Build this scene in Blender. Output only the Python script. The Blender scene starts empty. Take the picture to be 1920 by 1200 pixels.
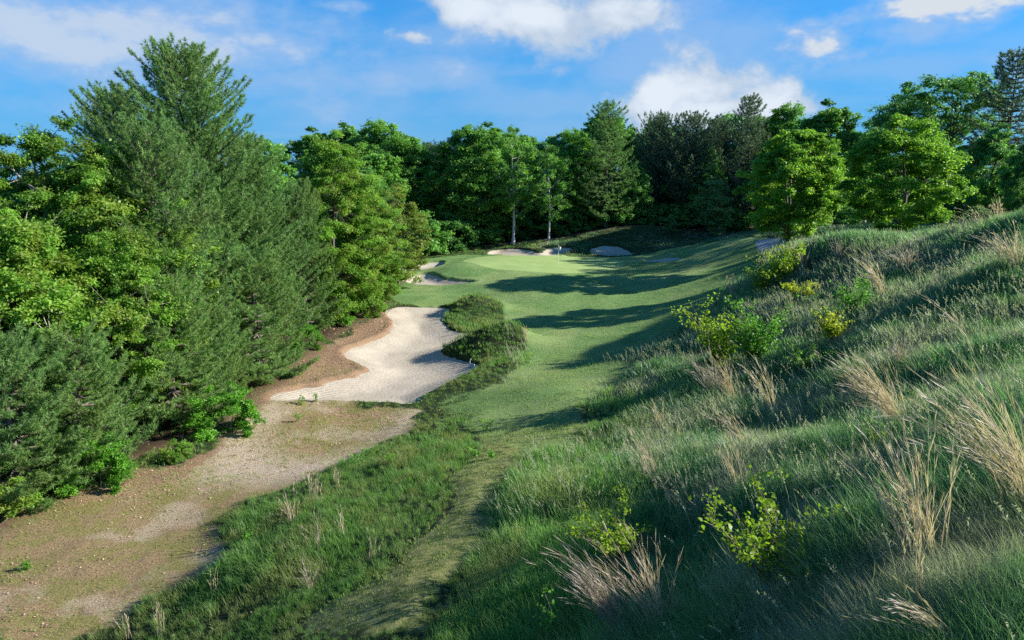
import bpy, math, random
import numpy as np
R = math.radians
sc = bpy.context.scene
COL = sc.collection

# ------------------------------------------------------------------ camera
CAMZ, PITCH, F = 12.0, 11.3, 1350.0
cam_d = bpy.data.cameras.new('camera'); cam = bpy.data.objects.new('camera', cam_d); COL.objects.link(cam)
cam_d.sensor_width = 36; cam_d.lens = F / 1920 * 36
cam_d.clip_start = 0.1; cam_d.clip_end = 5000
cam.location = (0, 0, CAMZ); cam.rotation_euler = (R(90 - PITCH), 0, 0)
sc.camera = cam

# ------------------------------------------------------------------ sun and sky
SUN_EL, SUN_AZ = 27.5, 1.0          # azimuth: degrees from +X towards +Y
sv = (math.cos(R(SUN_EL)) * math.cos(R(SUN_AZ)), math.cos(R(SUN_EL)) * math.sin(R(SUN_AZ)), math.sin(R(SUN_EL)))
sun_d = bpy.data.lights.new('sun', 'SUN'); sun_d.energy = 4.2; sun_d.angle = R(0.5); sun_d.color = (1.0, 0.95, 0.85)
sun = bpy.data.objects.new('sun', sun_d); COL.objects.link(sun)
from mathutils import Vector
sun.rotation_euler = Vector(sv).to_track_quat('Z', 'Y').to_euler()

world = bpy.data.worlds.new('World'); sc.world = world; world.use_nodes = True
wt = world.node_tree; wn = wt.nodes; wl = wt.links
for n in list(wn): wn.remove(n)

def N(t, typ, **kw):
    n = t.nodes.new(typ)
    for k, v in kw.items(): setattr(n, k, v)
    return n
def put(t, sock, v):
    if isinstance(v, bpy.types.NodeSocket): t.links.new(v, sock)
    else: sock.default_value = v
def M2(t, op, a, b=0.0, c=None, clamp=False):
    n = N(t, 'ShaderNodeMath', operation=op, use_clamp=clamp)
    put(t, n.inputs[0], a); put(t, n.inputs[1], b)
    if c is not None: put(t, n.inputs[2], c)
    return n.outputs[0]
def VM(t, op, a, b=(0, 0, 0)):
    n = N(t, 'ShaderNodeVectorMath', operation=op)
    put(t, n.inputs[0], a); put(t, n.inputs[1], b)
    return n.outputs['Value'] if op in ('LENGTH', 'DOT_PRODUCT') else n.outputs[0]
def NOISE(t, vec, scale, detail=4, rough=0.55, dist=0.0, out='Fac'):
    n = N(t, 'ShaderNodeTexNoise'); put(t, n.inputs['Vector'], vec)
    n.inputs['Scale'].default_value = scale; n.inputs['Detail'].default_value = detail
    n.inputs['Roughness'].default_value = rough; n.inputs['Distortion'].default_value = dist
    return n.outputs[out]
def SS(t, v, lo, hi, olo=0.0, ohi=1.0):
    n = N(t, 'ShaderNodeMapRange', interpolation_type='SMOOTHSTEP'); put(t, n.inputs[0], v)
    for i, q in enumerate((lo, hi, olo, ohi)): put(t, n.inputs[i + 1], q)
    return n.outputs[0]
def MIXC(t, f, a, b):
    n = N(t, 'ShaderNodeMix', data_type='RGBA'); put(t, n.inputs[0], f)
    put(t, n.inputs[6], a if isinstance(a, bpy.types.NodeSocket) else (*a[:3], 1))
    put(t, n.inputs[7], b if isinstance(b, bpy.types.NodeSocket) else (*b[:3], 1))
    return n.outputs[2]

sky = N(wt, 'ShaderNodeTexSky', sky_type='NISHITA'); sky.sun_disc = False
sky.sun_elevation = R(SUN_EL); sky.sun_rotation = R(90 - SUN_AZ); sky.air_density = 1.0; sky.dust_density = 0.3; sky.ozone_density = 3.0
hs = N(wt, 'ShaderNodeHueSaturation'); hs.inputs['Saturation'].default_value = 1.12; hs.inputs['Value'].default_value = .82
hs.inputs['Hue'].default_value = 0.5
gm = N(wt, 'ShaderNodeMix', data_type='RGBA', blend_type='MULTIPLY'); gm.inputs[0].default_value = 1
wl.new(sky.outputs[0], gm.inputs[6]); gm.inputs[7].default_value = (.27, .465, .68, 1); wl.new(gm.outputs[2], hs.inputs['Color'])
SKYCOL = hs.outputs[0]
tc = N(wt, 'ShaderNodeTexCoord'); D = VM(wt, 'NORMALIZE', tc.outputs['Generated'])
sep = N(wt, 'ShaderNodeSeparateXYZ'); wl.new(D, sep.inputs[0])
SKYCOL = MIXC(wt, SS(wt, sep.outputs[2], .42, .0, 0, .8), SKYCOL, (.26, 1.10, 2.25))
dz = M2(wt, 'ADD', M2(wt, 'MAXIMUM', sep.outputs[2], 0.0), 0.16)
plane = N(wt, 'ShaderNodeCombineXYZ')
put(wt, plane.inputs[0], M2(wt, 'DIVIDE', sep.outputs[0], dz)); put(wt, plane.inputs[1], M2(wt, 'DIVIDE', sep.outputs[1], dz))
def pdir(u, v):      # compass direction of a cloud
    a = (u - 960) / F; b = (600 - v) / F; p = R(PITCH)
    d = Vector((a, math.cos(p) + b * math.sin(p), -math.sin(p) + b * math.cos(p))); d.normalize(); return d
# thin high veil, drawn out across the sky
veil = NOISE(wt, VM(wt, 'MULTIPLY', plane.outputs[0], (0.55, 1.0, 1.0)), 1.15, 5, 0.55, 0.35)
veilm = SS(wt, veil, 0.46, 0.74, 0.0, 0.55)
# veil banks placed by compass direction: (u, v, half width, half height, strength)
nz = NOISE(wt, VM(wt, 'MULTIPLY', D, (1.0, 1.0, 1.9)), 7.0, 5, 0.6)
nz2 = NOISE(wt, VM(wt, 'MULTIPLY', D, (1.0, 1.0, 1.3)), 13.0, 6, 0.6, 0.2)
def blob(u, v, ru, rv, noise, amp):
    c = pdir(u, v)
    d = VM(wt, 'MULTIPLY', VM(wt, 'SUBTRACT', D, tuple(c)), (F / ru, 0.0, F / rv))
    return M2(wt, 'ADD', M2(wt, 'SUBTRACT', 1.0, VM(wt, 'LENGTH', d)), M2(wt, 'MULTIPLY', M2(wt, 'SUBTRACT', noise, 0.5), amp))
soft = None
for (u, v, ru, rv, s) in ((330, 90, 640, 150, .85), (60, 60, 360, 150, .85), (560, 150, 460, 80, .7), (1000, 190, 420, 60, .4), (800, 70, 300, 60, .45), (250, 190, 300, 60, .5), (760, 130, 260, 60, .5), (640, 190, 420, 90, .34), (1250, 90, 420, 150, .5), (1545, 65, 95, 75, 1.0),
                          (1050, 240, 300, 40, .34), (1640, 130, 240, 26, .35), (1790, 5, 160, 40, 1.1), (1700, 55, 120, 30, .6), (640, 10, 120, 22, .7), (1850, 110, 200, 26, .3), (1055, 130, 50, 34, .75)):
    m = M2(wt, 'MULTIPLY', SS(wt, blob(u, v, ru, rv, nz, 2.6 if ru > 250 else 4.2), 0.0, 1.05), s)
    soft = m if soft is None else M2(wt, 'MAXIMUM', soft, m)
cum = None
for (u, v, ru, rv) in ((1330, 165, 110, 75), (1245, 195, 60, 75), (1430, 195, 90, 48), (1330, 205, 190, 45), (1010, 30, 210, 62), (880, 20, 90, 45), (1150, 20, 110, 50), (1020, -30, 260, 70), (770, 68, 48, 17)):
    m = blob(u, v, ru, rv, nz2, 2.4 if ru > 50 else 4.5)
    cum = m if cum is None else M2(wt, 'MAXIMUM', cum, m)
cumm = SS(wt, cum, -0.05, 0.62)
core = SS(wt, M2(wt, 'ADD', cum, M2(wt, 'MULTIPLY', M2(wt, 'SUBTRACT', nz, .5), 2.2)), 0.15, 1.2)
CL_VEIL = (1.15, 1.62, 2.40); CL_EDGE = (2.3, 2.5, 2.75); CL_GREY = (1.5, 1.8, 2.2)
c1 = MIXC(wt, M2(wt, 'MAXIMUM', soft, veilm), SKYCOL, MIXC(wt, SS(wt, soft, .6, 1.0), CL_VEIL, tuple(q * .86 for q in CL_EDGE)))
ccol = MIXC(wt, core, CL_GREY, CL_EDGE)
c2 = MIXC(wt, M2(wt, 'MULTIPLY', cumm, 0.95), c1, ccol)
bg = N(wt, 'ShaderNodeBackground'); wl.new(c2, bg.inputs[0]); bg.inputs[1].default_value = 0.15
wo = N(wt, 'ShaderNodeOutputWorld'); wl.new(bg.outputs[0], wo.inputs[0])
world.cycles.sampling_method = 'MANUAL'; world.cycles.sample_map_resolution = 512

sc.view_settings.view_transform = 'Standard'; sc.view_settings.look = 'None'
sc.view_settings.exposure = 1.22; sc.view_settings.gamma = 1.0
cy = sc.cycles; cy.use_denoising = False
cy.max_bounces = 5; cy.diffuse_bounces = 3; cy.glossy_bounces = 1; cy.transmission_bounces = 4; cy.transparent_max_bounces = 4
cy.caustics_reflective = False; cy.caustics_refractive = False

# ------------------------------------------------------------------ helpers
def tag(o, label=None, cat=None, group=None, kind=None):
    if label: o['label'] = label
    if cat: o['category'] = cat
    if group: o['group'] = group
    if kind: o['kind'] = kind
    return o
def raw_mesh(name, V, faces, mat, attrs=None, smooth=False):
    """V (n,3); faces: list of (m,k) int arrays; attrs: name -> (n,) floats on points"""
    me = bpy.data.meshes.new(name)
    V = np.asarray(V, np.float32)
    faces = [np.asarray(f, np.int32) for f in faces if len(f)]
    loops = np.concatenate([f.ravel() for f in faces]); tot = np.concatenate([np.full(len(f), f.shape[1], np.int32) for f in faces])
    start = np.concatenate([[0], np.cumsum(tot)[:-1]]).astype(np.int32)
    me.vertices.add(len(V)); me.vertices.foreach_set('co', V.ravel())
    me.loops.add(len(loops)); me.loops.foreach_set('vertex_index', loops)
    me.polygons.add(len(tot)); me.polygons.foreach_set('loop_start', start); me.polygons.foreach_set('loop_total', tot)
    if smooth: me.polygons.foreach_set('use_smooth', np.ones(len(tot), bool))
    for k, a in (attrs or {}).items():
        at = me.attributes.new(k, 'FLOAT', 'POINT'); at.data.foreach_set('value', np.asarray(a, np.float32))
    me.update(calc_edges=True); me.materials.append(mat)
    return me
def link(name, me, parent=None, loc=(0, 0, 0)):
    o = bpy.data.objects.new(name, me); COL.objects.link(o); o.location = loc
    if parent: o.parent = parent
    return o
def empty(name, loc, rz=0.0, s=1.0):
    o = bpy.data.objects.new(name, None); COL.objects.link(o); o.location = loc; o.rotation_euler = (0, 0, rz); o.scale = (s, s, s)
    o.empty_display_size = 0.3
    return o
def unit(a): return a / (np.linalg.norm(a, axis=-1, keepdims=True) + 1e-9)
class Bag:
    def __init__(s): s.V = []; s.F = {}; s.A = []; s.n = 0
    def add(s, V, F, a=None):
        s.V.append(V); s.A.append(np.zeros(len(V)) if a is None else np.broadcast_to(a, (len(V),)))
        for f in F: s.F.setdefault(f.shape[1], []).append(f + s.n)
        s.n += len(V)
    def mesh(s, name, mat, smooth=False):
        return raw_mesh(name, np.concatenate(s.V), [np.concatenate(f) for f in s.F.values()], mat, {'tint': np.concatenate(s.A)}, smooth)
def tube(bag, P, rad, k=5, a=0.0):
    P = np.asarray(P, float); n = len(P); T = unit(np.gradient(P, axis=0))
    ref = np.array([0, 0, 1.0]) if abs(T[0, 2]) < .9 else np.array([1.0, 0, 0])
    X = unit(np.cross(T, ref)); Y = np.cross(T, X)
    th = np.linspace(0, 2 * np.pi, k, endpoint=False)
    V = P[:, None] + (X[:, None] * np.cos(th)[None, :, None] + Y[:, None] * np.sin(th)[None, :, None]) * np.asarray(rad, float)[:, None, None]
    i = np.arange(n - 1)[:, None] * k; j = np.arange(k)[None]; j2 = (j + 1) % k
    Fq = np.stack([i + j, i + j2, i + k + j2, i + k + j], -1).reshape(-1, 4)
    bag.add(V.reshape(-1, 3), [Fq], a)
def leaves(bag, C, A, B, L, W, tint):
    """pointed leaves: centre C, long axis A, width axis B"""
    n = len(C); L = np.broadcast_to(L, (n,))[:, None]; W = np.broadcast_to(W, (n,))[:, None]
    nrm = np.cross(A, B)
    V = np.stack([C - A * L * .5, C + B * W * .5 + A * L * .06 + nrm * W * .18, C + A * L * .5, C - B * W * .5 + A * L * .06 + nrm * W * .18], 1)
    i = np.arange(n)[:, None] * 4
    bag.add(V.reshape(-1, 3), [i + np.array([[0, 1, 2, 3]])], np.repeat(tint, 4))
def needles(bag, P, Dv, L, W, tint, rng):
    n = len(P); S = unit(np.cross(Dv, rng.normal(size=(n, 3)))) * np.broadcast_to(W, (n,))[:, None] * .5
    V = np.stack([P - S, P + S, P + Dv * np.broadcast_to(L, (n,))[:, None]], 1)
    i = np.arange(n)[:, None] * 3
    bag.add(V.reshape(-1, 3), [i + np.array([[0, 1, 2]])], np.repeat(tint, 3))

# ------------------------------------------------------------------ materials
def newmat(name):
    m = bpy.data.materials.new(name); m.use_nodes = True; t = m.node_tree
    for n in list(t.nodes): t.nodes.remove(n)
    out = N(t, 'ShaderNodeOutputMaterial'); return m, t, out
def foliage_mat(name, dark, light, trans=0.35, gloss=0.25, rough=0.45, patch=None, pscale=0.5, tcol=1.5, patch_amt=1.0, plo=.45, phi=.62):
    m, t, out = newmat(name)
    at = N(t, 'ShaderNodeAttribute', attribute_name='tint')
    oi = N(t, 'ShaderNodeObjectInfo')
    f = M2(t, 'ADD', at.outputs['Fac'], M2(t, 'MULTIPLY', M2(t, 'SUBTRACT', oi.outputs['Random'], .5), .3), clamp=True)
    col = MIXC(t, f, dark, light)
    if patch:
        g = N(t, 'ShaderNodeNewGeometry')
        pn = SS(t, NOISE(t, g.outputs['Position'], pscale, 4, .6), plo, phi, 0, patch_amt)
        col = MIXC(t, pn, col, MIXC(t, f, tuple(c * .6 for c in patch), patch))
    p = N(t, 'ShaderNodeBsdfPrincipled'); t.links.new(col, p.inputs['Base Color']); p.inputs['Roughness'].default_value = rough
    p.inputs['Specular IOR Level'].default_value = gloss
    if trans > 0:
        tr = N(t, 'ShaderNodeBsdfTranslucent')
        t.links.new(VM(t, 'MULTIPLY', col, (tcol * 1.0, tcol * 1.12, tcol * .6)), tr.inputs[0])
        mx = N(t, 'ShaderNodeMixShader'); mx.inputs[0].default_value = trans
        t.links.new(p.outputs[0], mx.inputs[1]); t.links.new(tr.outputs[0], mx.inputs[2]); t.links.new(mx.outputs[0], out.inputs[0])
    else: t.links.new(p.outputs[0], out.inputs[0])
    return m
def bark_mat(name, a, b, scale=6.0):
    m, t, out = newmat(name); tcn = N(t, 'ShaderNodeTexCoord')
    v = VM(t, 'MULTIPLY', tcn.outputs['Object'], (1, 1, .25)); n = NOISE(t, v, scale, 6, .65)
    p = N(t, 'ShaderNodeBsdfPrincipled'); t.links.new(MIXC(t, SS(t, n, .35, .65), a, b), p.inputs['Base Color']); p.inputs['Roughness'].default_value = .9
    bm = N(t, 'ShaderNodeBump'); bm.inputs['Strength'].default_value = .6; bm.inputs['Distance'].default_value = .05
    t.links.new(n, bm.inputs['Height']); t.links.new(bm.outputs[0], p.inputs['Normal']); t.links.new(p.outputs[0], out.inputs[0])
    return m
# ------------------------------------------------------------------ the lie of the land
_p = R(PITCH)
def ray(u, v):
    a = (u - 960) / F; b = (600 - v) / F
    return np.array([a, math.cos(_p) + b * math.sin(_p), -math.sin(_p) + b * math.cos(_p)])
def atY(u, v, Y): d = ray(u, v); return np.array([0, 0, CAMZ]) + d * (Y / d[1])
def atZ(u, v, z): d = ray(u, v); return np.array([0, 0, CAMZ]) + d * ((z - CAMZ) / d[2])

ZP = [  # levels of spots on the land
 (0,1200,0),(0,1050,0),(0,1000,0),(200,1120,0),(150,1000,0),(220,900,.1),(330,930,0),(450,850,0),(400,825,.1),(350,1050,.05),(300,1190,.1),(560,850,0),(640,800,0),(470,760,.2),(600,660,.3),(720,590,.5),
 (700,830,.15),(780,775,.2),(640,750,-.1),(520,740,0),(700,680,-.1),(800,640,-.1),(780,580,.2),(690,640,0),(850,700,.05),
 (430,1000,.5),(560,930,.5),(700,850,.5),(780,800,.6),(500,1080,1.3),(620,1000,1.4),(740,900,1.4),(820,830,1.3),
 (560,1190,2.2),(720,1200,3.2),(780,1080,3.1),(850,1000,3.0),(880,930,2.7),(900,870,2.4),(930,810,1.7),(1000,780,1.3),(880,770,1.0),(930,700,.8),
 (1050,700,.9),(1100,640,.9),(1000,640,.8),(1150,600,1.0),(950,560,.6),(860,550,.5),(1050,560,.9),(1250,560,1.3),(1180,640,1.3),
 (1000,1200,3.9),(1000,1000,3.25),(1000,900,2.75),(1060,830,2.3),(1200,1190,4.7),(1300,1200,5.4),(1450,1190,6.8),(1250,1100,4.7),(1200,1000,4.1),(1440,1090,6.0),
 (1100,900,3.2),(1300,900,4.8),(1500,900,6.4),(1700,900,7.3),(1850,950,8.0),(1720,1120,8.7),(1900,1190,9.5),(1600,1190,8.3),
]
YP = [  # distances of spots on the land
 (1150,760,29.5),(1300,700,32),(1300,800,23),(1500,700,26),(1500,800,19.5),(1700,700,20),(1700,800,15),(1900,700,17),(1900,820,12),(1400,600,39),(1310,600,47),(1220,660,41),
 (1450,560,40),(1500,520,42.5),(1560,520,40),(1600,560,34),(1700,560,31),(1800,520,32),(1880,560,25),(1500,478,45),(1600,462,44),(1700,466,43),(1790,473,36),(1880,478,28),(1430,515,47),
 (1890,440,35),(1920,385,36),(1840,425,38),(1790,452,41),
 # fairway, green and their surrounds
 (1180,530,74),(1100,525,75),(1000,545,68),(950,530,74),(865,492,86),(1047,512,79),(1047,495,86),(1047,481,94),(1165,497,86),(1300,520,74),(1380,500,76),(1260,470,92),(1350,457,88),
 (1300,445,103),(1440,463,80),(1200,434,106),(1130,434,107),(1060,445,107),(1030,465,99),(950,461,104),(950,478,95),(1045,478,95),(1150,480,95),(1150,459,101),(850,478,98),(780,488,94),(795,505,88),(780,530,77),(860,530,76),(1245,490,86),
]
XP = [(-40,20,.8),(-40,50,1.2),(-60,80,2),(-30,100,2),(-20,75,1.0),(-18,60,.8),(-20,40,.5),(-20,30,.4),(-12,12,0),(-25,12,0),(-4,8,2.8),(0,4,5.2),(3,4,7.2),(0,0,6.5),(-20,0,1),(6,0,9.6),(14,0,10.8),(14,6,10.7),(12,10,10.1),(20,15,9.2),(28,25,9.4),(30,35,10.4),(45,30,10.5),  # unseen ridge at the right raised to throw shade on the slope
      (24,53,5.6),(30,60,6.4),(26,68,5.2),(34,70,6.2),(33,80,5.6),(42,58,7.4),(45,72,7.0),(50,85,6.5),(60,60,8.5),(60,100,6),(30,110,4),(0,118,3),(-20,115,2.2),(0,140,4),(40,140,5),(-50,140,4),(90,90,7),(100,30,9),(-90,30,2),(-90,110,3),(70,140,6)]
CP = np.array([atZ(*p) for p in ZP] + [atY(*p) for p in YP] + [np.array(p, float) for p in XP])
def tps(r2): return np.where(r2 > 1e-9, .5 * r2 * np.log(r2 + 1e-12), 0)
_n = len(CP); S_ = 20.0; _XY = CP[:, :2] / S_
_K = tps(((_XY[:, None] - _XY[None]) ** 2).sum(-1)) + np.eye(_n) * 0.012
_Pm = np.c_[np.ones(_n), _XY]
_A = np.block([[_K, _Pm], [_Pm.T, np.zeros((3, 3))]])
_w = np.linalg.solve(_A, np.r_[CP[:, 2], 0, 0, 0])
def base_rbf(x, y):
    shp = np.shape(x); x = np.ravel(x) / S_; y = np.ravel(y) / S_; z = _w[_n] + _w[_n + 1] * x + _w[_n + 2] * y
    for i in range(_n): z = z + _w[i] * tps((x - _XY[i, 0]) ** 2 + (y - _XY[i, 1]) ** 2)
    return z.reshape(shp)
def smooth(x, a, b): t = np.clip((x - a) / (b - a), 0, 1); return t * t * (3 - 2 * t)
_rl = np.random.default_rng(5).random((256, 256))
def vnoise(x, y, s, o=0):
    x = np.asarray(x) / s + 37.3 * (o + 1); y = np.asarray(y) / s + 11.7 * (o + 1)
    xi = np.floor(x).astype(int); yi = np.floor(y).astype(int); fx = x - xi; fy = y - yi
    fx = fx * fx * (3 - 2 * fx); fy = fy * fy * (3 - 2 * fy); g = lambda i, j: _rl[(xi + i) % 256, (yi + j) % 256]
    return (g(0, 0) * (1 - fx) + g(1, 0) * fx) * (1 - fy) + (g(0, 1) * (1 - fx) + g(1, 1) * fx) * fy - .5
def fb(x, y, s, o=0, n=3): return sum(vnoise(x, y, s / 2 ** k, o + k) / 1.8 ** k for k in range(n))

def axis(lo, hi, st, far):
    c = list(np.arange(lo, hi + 1e-6, st)); d = st
    while c[-1] < far: d *= 1.25; c.append(c[-1] + d)
    d = st; pre = []
    v = lo
    while v > -far: d *= 1.25; v -= d; pre.append(v)
    return np.array(pre[::-1] + c)
GX = axis(-32, 44, 0.22, 1500); GY = axis(1, 108, 0.25, 1500)
XX, YY = np.meshgrid(GX, GY, indexing='ij')
def far_clamp(x, y):
    cx = np.clip(x, -70, 90); cy_ = np.clip(y, -2, 140); return cx, cy_
_cx, _cy = far_clamp(XX, YY)
Z0 = base_rbf(_cx, _cy)
def sampler(Z):
    def f(x, y):
        x = np.asarray(x, float); y = np.asarray(y, float)
        i = np.clip(np.searchsorted(GX, x) - 1, 0, len(GX) - 2); j = np.clip(np.searchsorted(GY, y) - 1, 0, len(GY) - 2)
        fx = np.clip((x - GX[i]) / (GX[i + 1] - GX[i]), 0, 1); fy = np.clip((y - GY[j]) / (GY[j + 1] - GY[j]), 0, 1)
        return (Z[i, j] * (1 - fx) + Z[i + 1, j] * fx) * (1 - fy) + (Z[i, j + 1] * (1 - fx) + Z[i + 1, j + 1] * fx) * fy
    return f
hz0 = sampler(Z0)
def hit(u, v, h=None, y0=2.5):
    h = h or hz0; d = ray(u, v); d = d / d[1]; Y = y0
    ys = np.arange(y0, 160, .1); P = d[None] * ys[:, None]; zz = P[:, 2] + CAMZ; g = h(P[:, 0], ys)
    k = np.nonzero(zz < g)[0]
    if len(k) == 0: return atY(u, v, 110)[:2]
    return P[k[0], :2]
def W2(poly): return np.array([hit(u, v) for u, v in poly])
def sdist(poly, x, y):
    """signed distance, positive inside"""
    x = np.asarray(x, float); y = np.asarray(y, float); d2 = np.full(x.shape, 1e9); ins = np.zeros(x.shape, bool); n = len(poly)
    for i in range(n):
        a = poly[i]; b = poly[(i + 1) % n]; e = b - a
        t = np.clip(((x - a[0]) * e[0] + (y - a[1]) * e[1]) / (e @ e + 1e-12), 0, 1)
        d2 = np.minimum(d2, (x - a[0] - t * e[0]) ** 2 + (y - a[1] - t * e[1]) ** 2)
        c = ((a[1] > y) != (b[1] > y)) & (x < (b[0] - a[0]) * (y - a[1]) / (b[1] - a[1] + 1e-12) + a[0]); ins ^= c
    return np.where(ins, 1, -1) * np.sqrt(d2)
def curve(P, k=4):       # closed Catmull-Rom through the outline
    P = np.asarray(P, float); out = []; n = len(P)
    for i in range(n):
        a, b, c, d = P[i - 1], P[i], P[(i + 1) % n], P[(i + 2) % n]
        for j in range(k):
            t = j / k; out.append(.5 * (2 * b + (c - a) * t + (2 * a - 5 * b + 4 * c - d) * t * t + (3 * b - a - 3 * c + d) * t ** 3))
    return np.array(out)
BUNK = {
 'large': [(765,573),(845,577),(836,600),(848,615),(912,628),(868,644),(832,655),(845,666),(908,683),(850,712),(800,740),(772,757),(700,755),(600,752),(505,752),(520,732),(600,717),(688,692),(655,676),(648,655),(722,624),(735,605),(715,586),(738,575)],
 'left_far': [(758,507),(772,497),(800,491),(833,489),(826,499),(795,507)],
 'left_near': [(754,524),(780,515),(806,512),(835,520),(893,526),(862,533),(800,534),(768,531)],
 'back_wide': [(911,473),(935,466),(985,466),(1012,472),(1030,463),(1070,463),(1074,468),(1045,479),(985,480),(925,479)],
 'back_deep': [(1102,470),(1118,461),(1160,461),(1192,475),(1155,481),(1115,476)],
 'side_small': [(1207,489),(1232,483),(1288,482),(1280,490),(1240,494)],
}
BUNKW = {k: curve(W2(v)) for k, v in BUNK.items()}
DB = {k: sdist(p, XX, YY) for k, p in BUNKW.items()}
for _k in DB: DB[_k] = DB[_k] + (.32 * fb(XX, YY, 1.3, 13) + .22 * fb(XX, YY, .55, 17)) * (1 if _k == 'large' else .7)
DBall = np.max(np.stack(list(DB.values())), 0)
Z1 = Z0.copy()
# grassy mounds beside the large bunker, and hummocks on the dunes
MOUNDS = [(890,583,2.3,2.4,1.5),(945,648,2.5,1.8,1.3),(880,655,2.4,1.5,.55),(1160,440,9,3.5,.7),(1240,438,5,3,.6),(850,505,3.0,2.2,.45),(1010,745,2.2,3.0,.35),
          (1500,500,3,3,.5),(1600,485,2.5,3,.4),(1350,470,6,5,.5)]
MW = [(hit(u, v), a, b, h) for u, v, a, b, h in MOUNDS]
outside = smooth(-DBall, -.3, .8)
for (c, a, b, h) in MW:
    Z1 += h * np.exp(-((XX - c[0]) / a) ** 2 - ((YY - c[1]) / b) ** 2) * outside
GREEN = curve(W2([(868,490),(905,482),(1000,479),(1100,480),(1150,486),(1172,496),(1130,508),(1050,512),(960,507),(900,500)]))
TURF = curve(W2([(1030,810),(965,800),(905,770),(925,735),(985,700),(1000,682),(990,650),(955,618),(945,575),(925,560),(880,548),(845,572),(760,570),(735,550),(752,534),(745,515),(760,500),(800,486),(870,480),(910,479),(1195,479),(1250,466),(1340,455),(1450,455),(1440,480),(1405,520),(1320,590),(1200,655),(1085,745)]), 3)
PATHP = curve(W2([(1060,760),(970,770),(890,850),(850,920),(815,990),(730,1060),(640,1110),(500,1199),(790,1199),(860,1080),(905,1010),(930,940),(980,870),(1078,800)]), 3)
DIRT = curve(W2([(-500,1199),(-400,1000),(220,905),(400,825),(470,750),(600,650),(700,595),(760,575),(750,620),(700,720),(650,765),(770,765),(795,775),(720,835),(620,885),(470,945),(420,1000),(400,1060),(260,1150),(190,1199)]), 3)
DT = sdist(TURF, XX, YY); DG = sdist(GREEN, XX, YY); DP = sdist(PATHP, XX, YY); DD = sdist(DIRT, XX, YY)
# left of the tree line the wood floor belongs to the needle ground
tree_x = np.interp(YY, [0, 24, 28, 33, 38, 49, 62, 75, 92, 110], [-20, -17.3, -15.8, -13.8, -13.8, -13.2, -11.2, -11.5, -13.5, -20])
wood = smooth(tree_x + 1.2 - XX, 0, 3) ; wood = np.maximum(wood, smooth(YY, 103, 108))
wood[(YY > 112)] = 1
DD = DD + 1.6 * fb(XX, YY, 2.4, 23)
dirt = smooth(DD, -.9, .9) ; dirt = np.maximum(dirt, wood)
dirt = np.maximum(dirt, smooth(12 - YY, -6, 0) * smooth(-XX, 5, 8))
_sf = 1 - smooth(YY, 36, 48)
turf = smooth(DT + _sf * 3.2 * fb(XX, YY, 2.6, 27), -.8 - 3.0 * _sf, .4 + 1.2 * _sf); path = smooth(DP + .8 * fb(XX, YY, 1.6, 29), -.7, .7)
green = smooth(DG, -.15, .15)
rough_amt = (1 - turf) * (1 - dirt) * (1 - path) * smooth(-DBall, 0, 1)
Z1 += rough_amt * (.42 * fb(XX, YY, 5.0) + .16 * fb(XX, YY, 1.1, 3)) + turf * .25 * fb(XX, YY, 11) * (1 - green) + dirt * .12 * fb(XX, YY, 2.2, 7) + path * .08 * fb(XX, YY, 1.2, 9)
Z1b = Z1.copy()
for k, d in DB.items():
    Z1 -= (1.0 if k in ('large',) else .8) * smooth(d, .0, .7)
    Z1 += .10 * np.exp(-((d + .25) / .3) ** 2)
hz = sampler(Z1); hzb = sampler(Z1b)
attr_grid = {'turf': turf, 'green': green, 'dirt': dirt, 'path': path, 'wood': wood}
hmask = {k: sampler(v) for k, v in attr_grid.items()}
h_bunk = sampler(DBall)

def needle_zone():
    poly = curve(W2([(215,900),(300,905),(430,840),(520,745),(565,748),(690,700),(665,665),(735,630),(745,585),(700,590),(560,680),(440,770),(390,820)]), 3)
    return smooth(sdist(poly, XX, YY) + 1.4 * fb(XX, YY, 2.0, 33), -1.0, 1.2)
need = np.maximum(needle_zone(), wood)
pale = np.zeros_like(XX)
for poly in ([(380,890),(440,805),(505,760),(520,775),(490,800),(500,850),(600,862),(700,832),(770,770),(790,775),(725,850),(640,890),(560,903),(450,905)],):
    pale = np.maximum(pale, smooth(sdist(curve(W2(poly), 3), XX, YY), -1.6, 1.2))
CARTP = curve(W2([(1425,457),(1475,455),(1480,468),(1420,470)]), 3)
cart = smooth(sdist(CARTP, XX, YY), -.1, .1)

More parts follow.
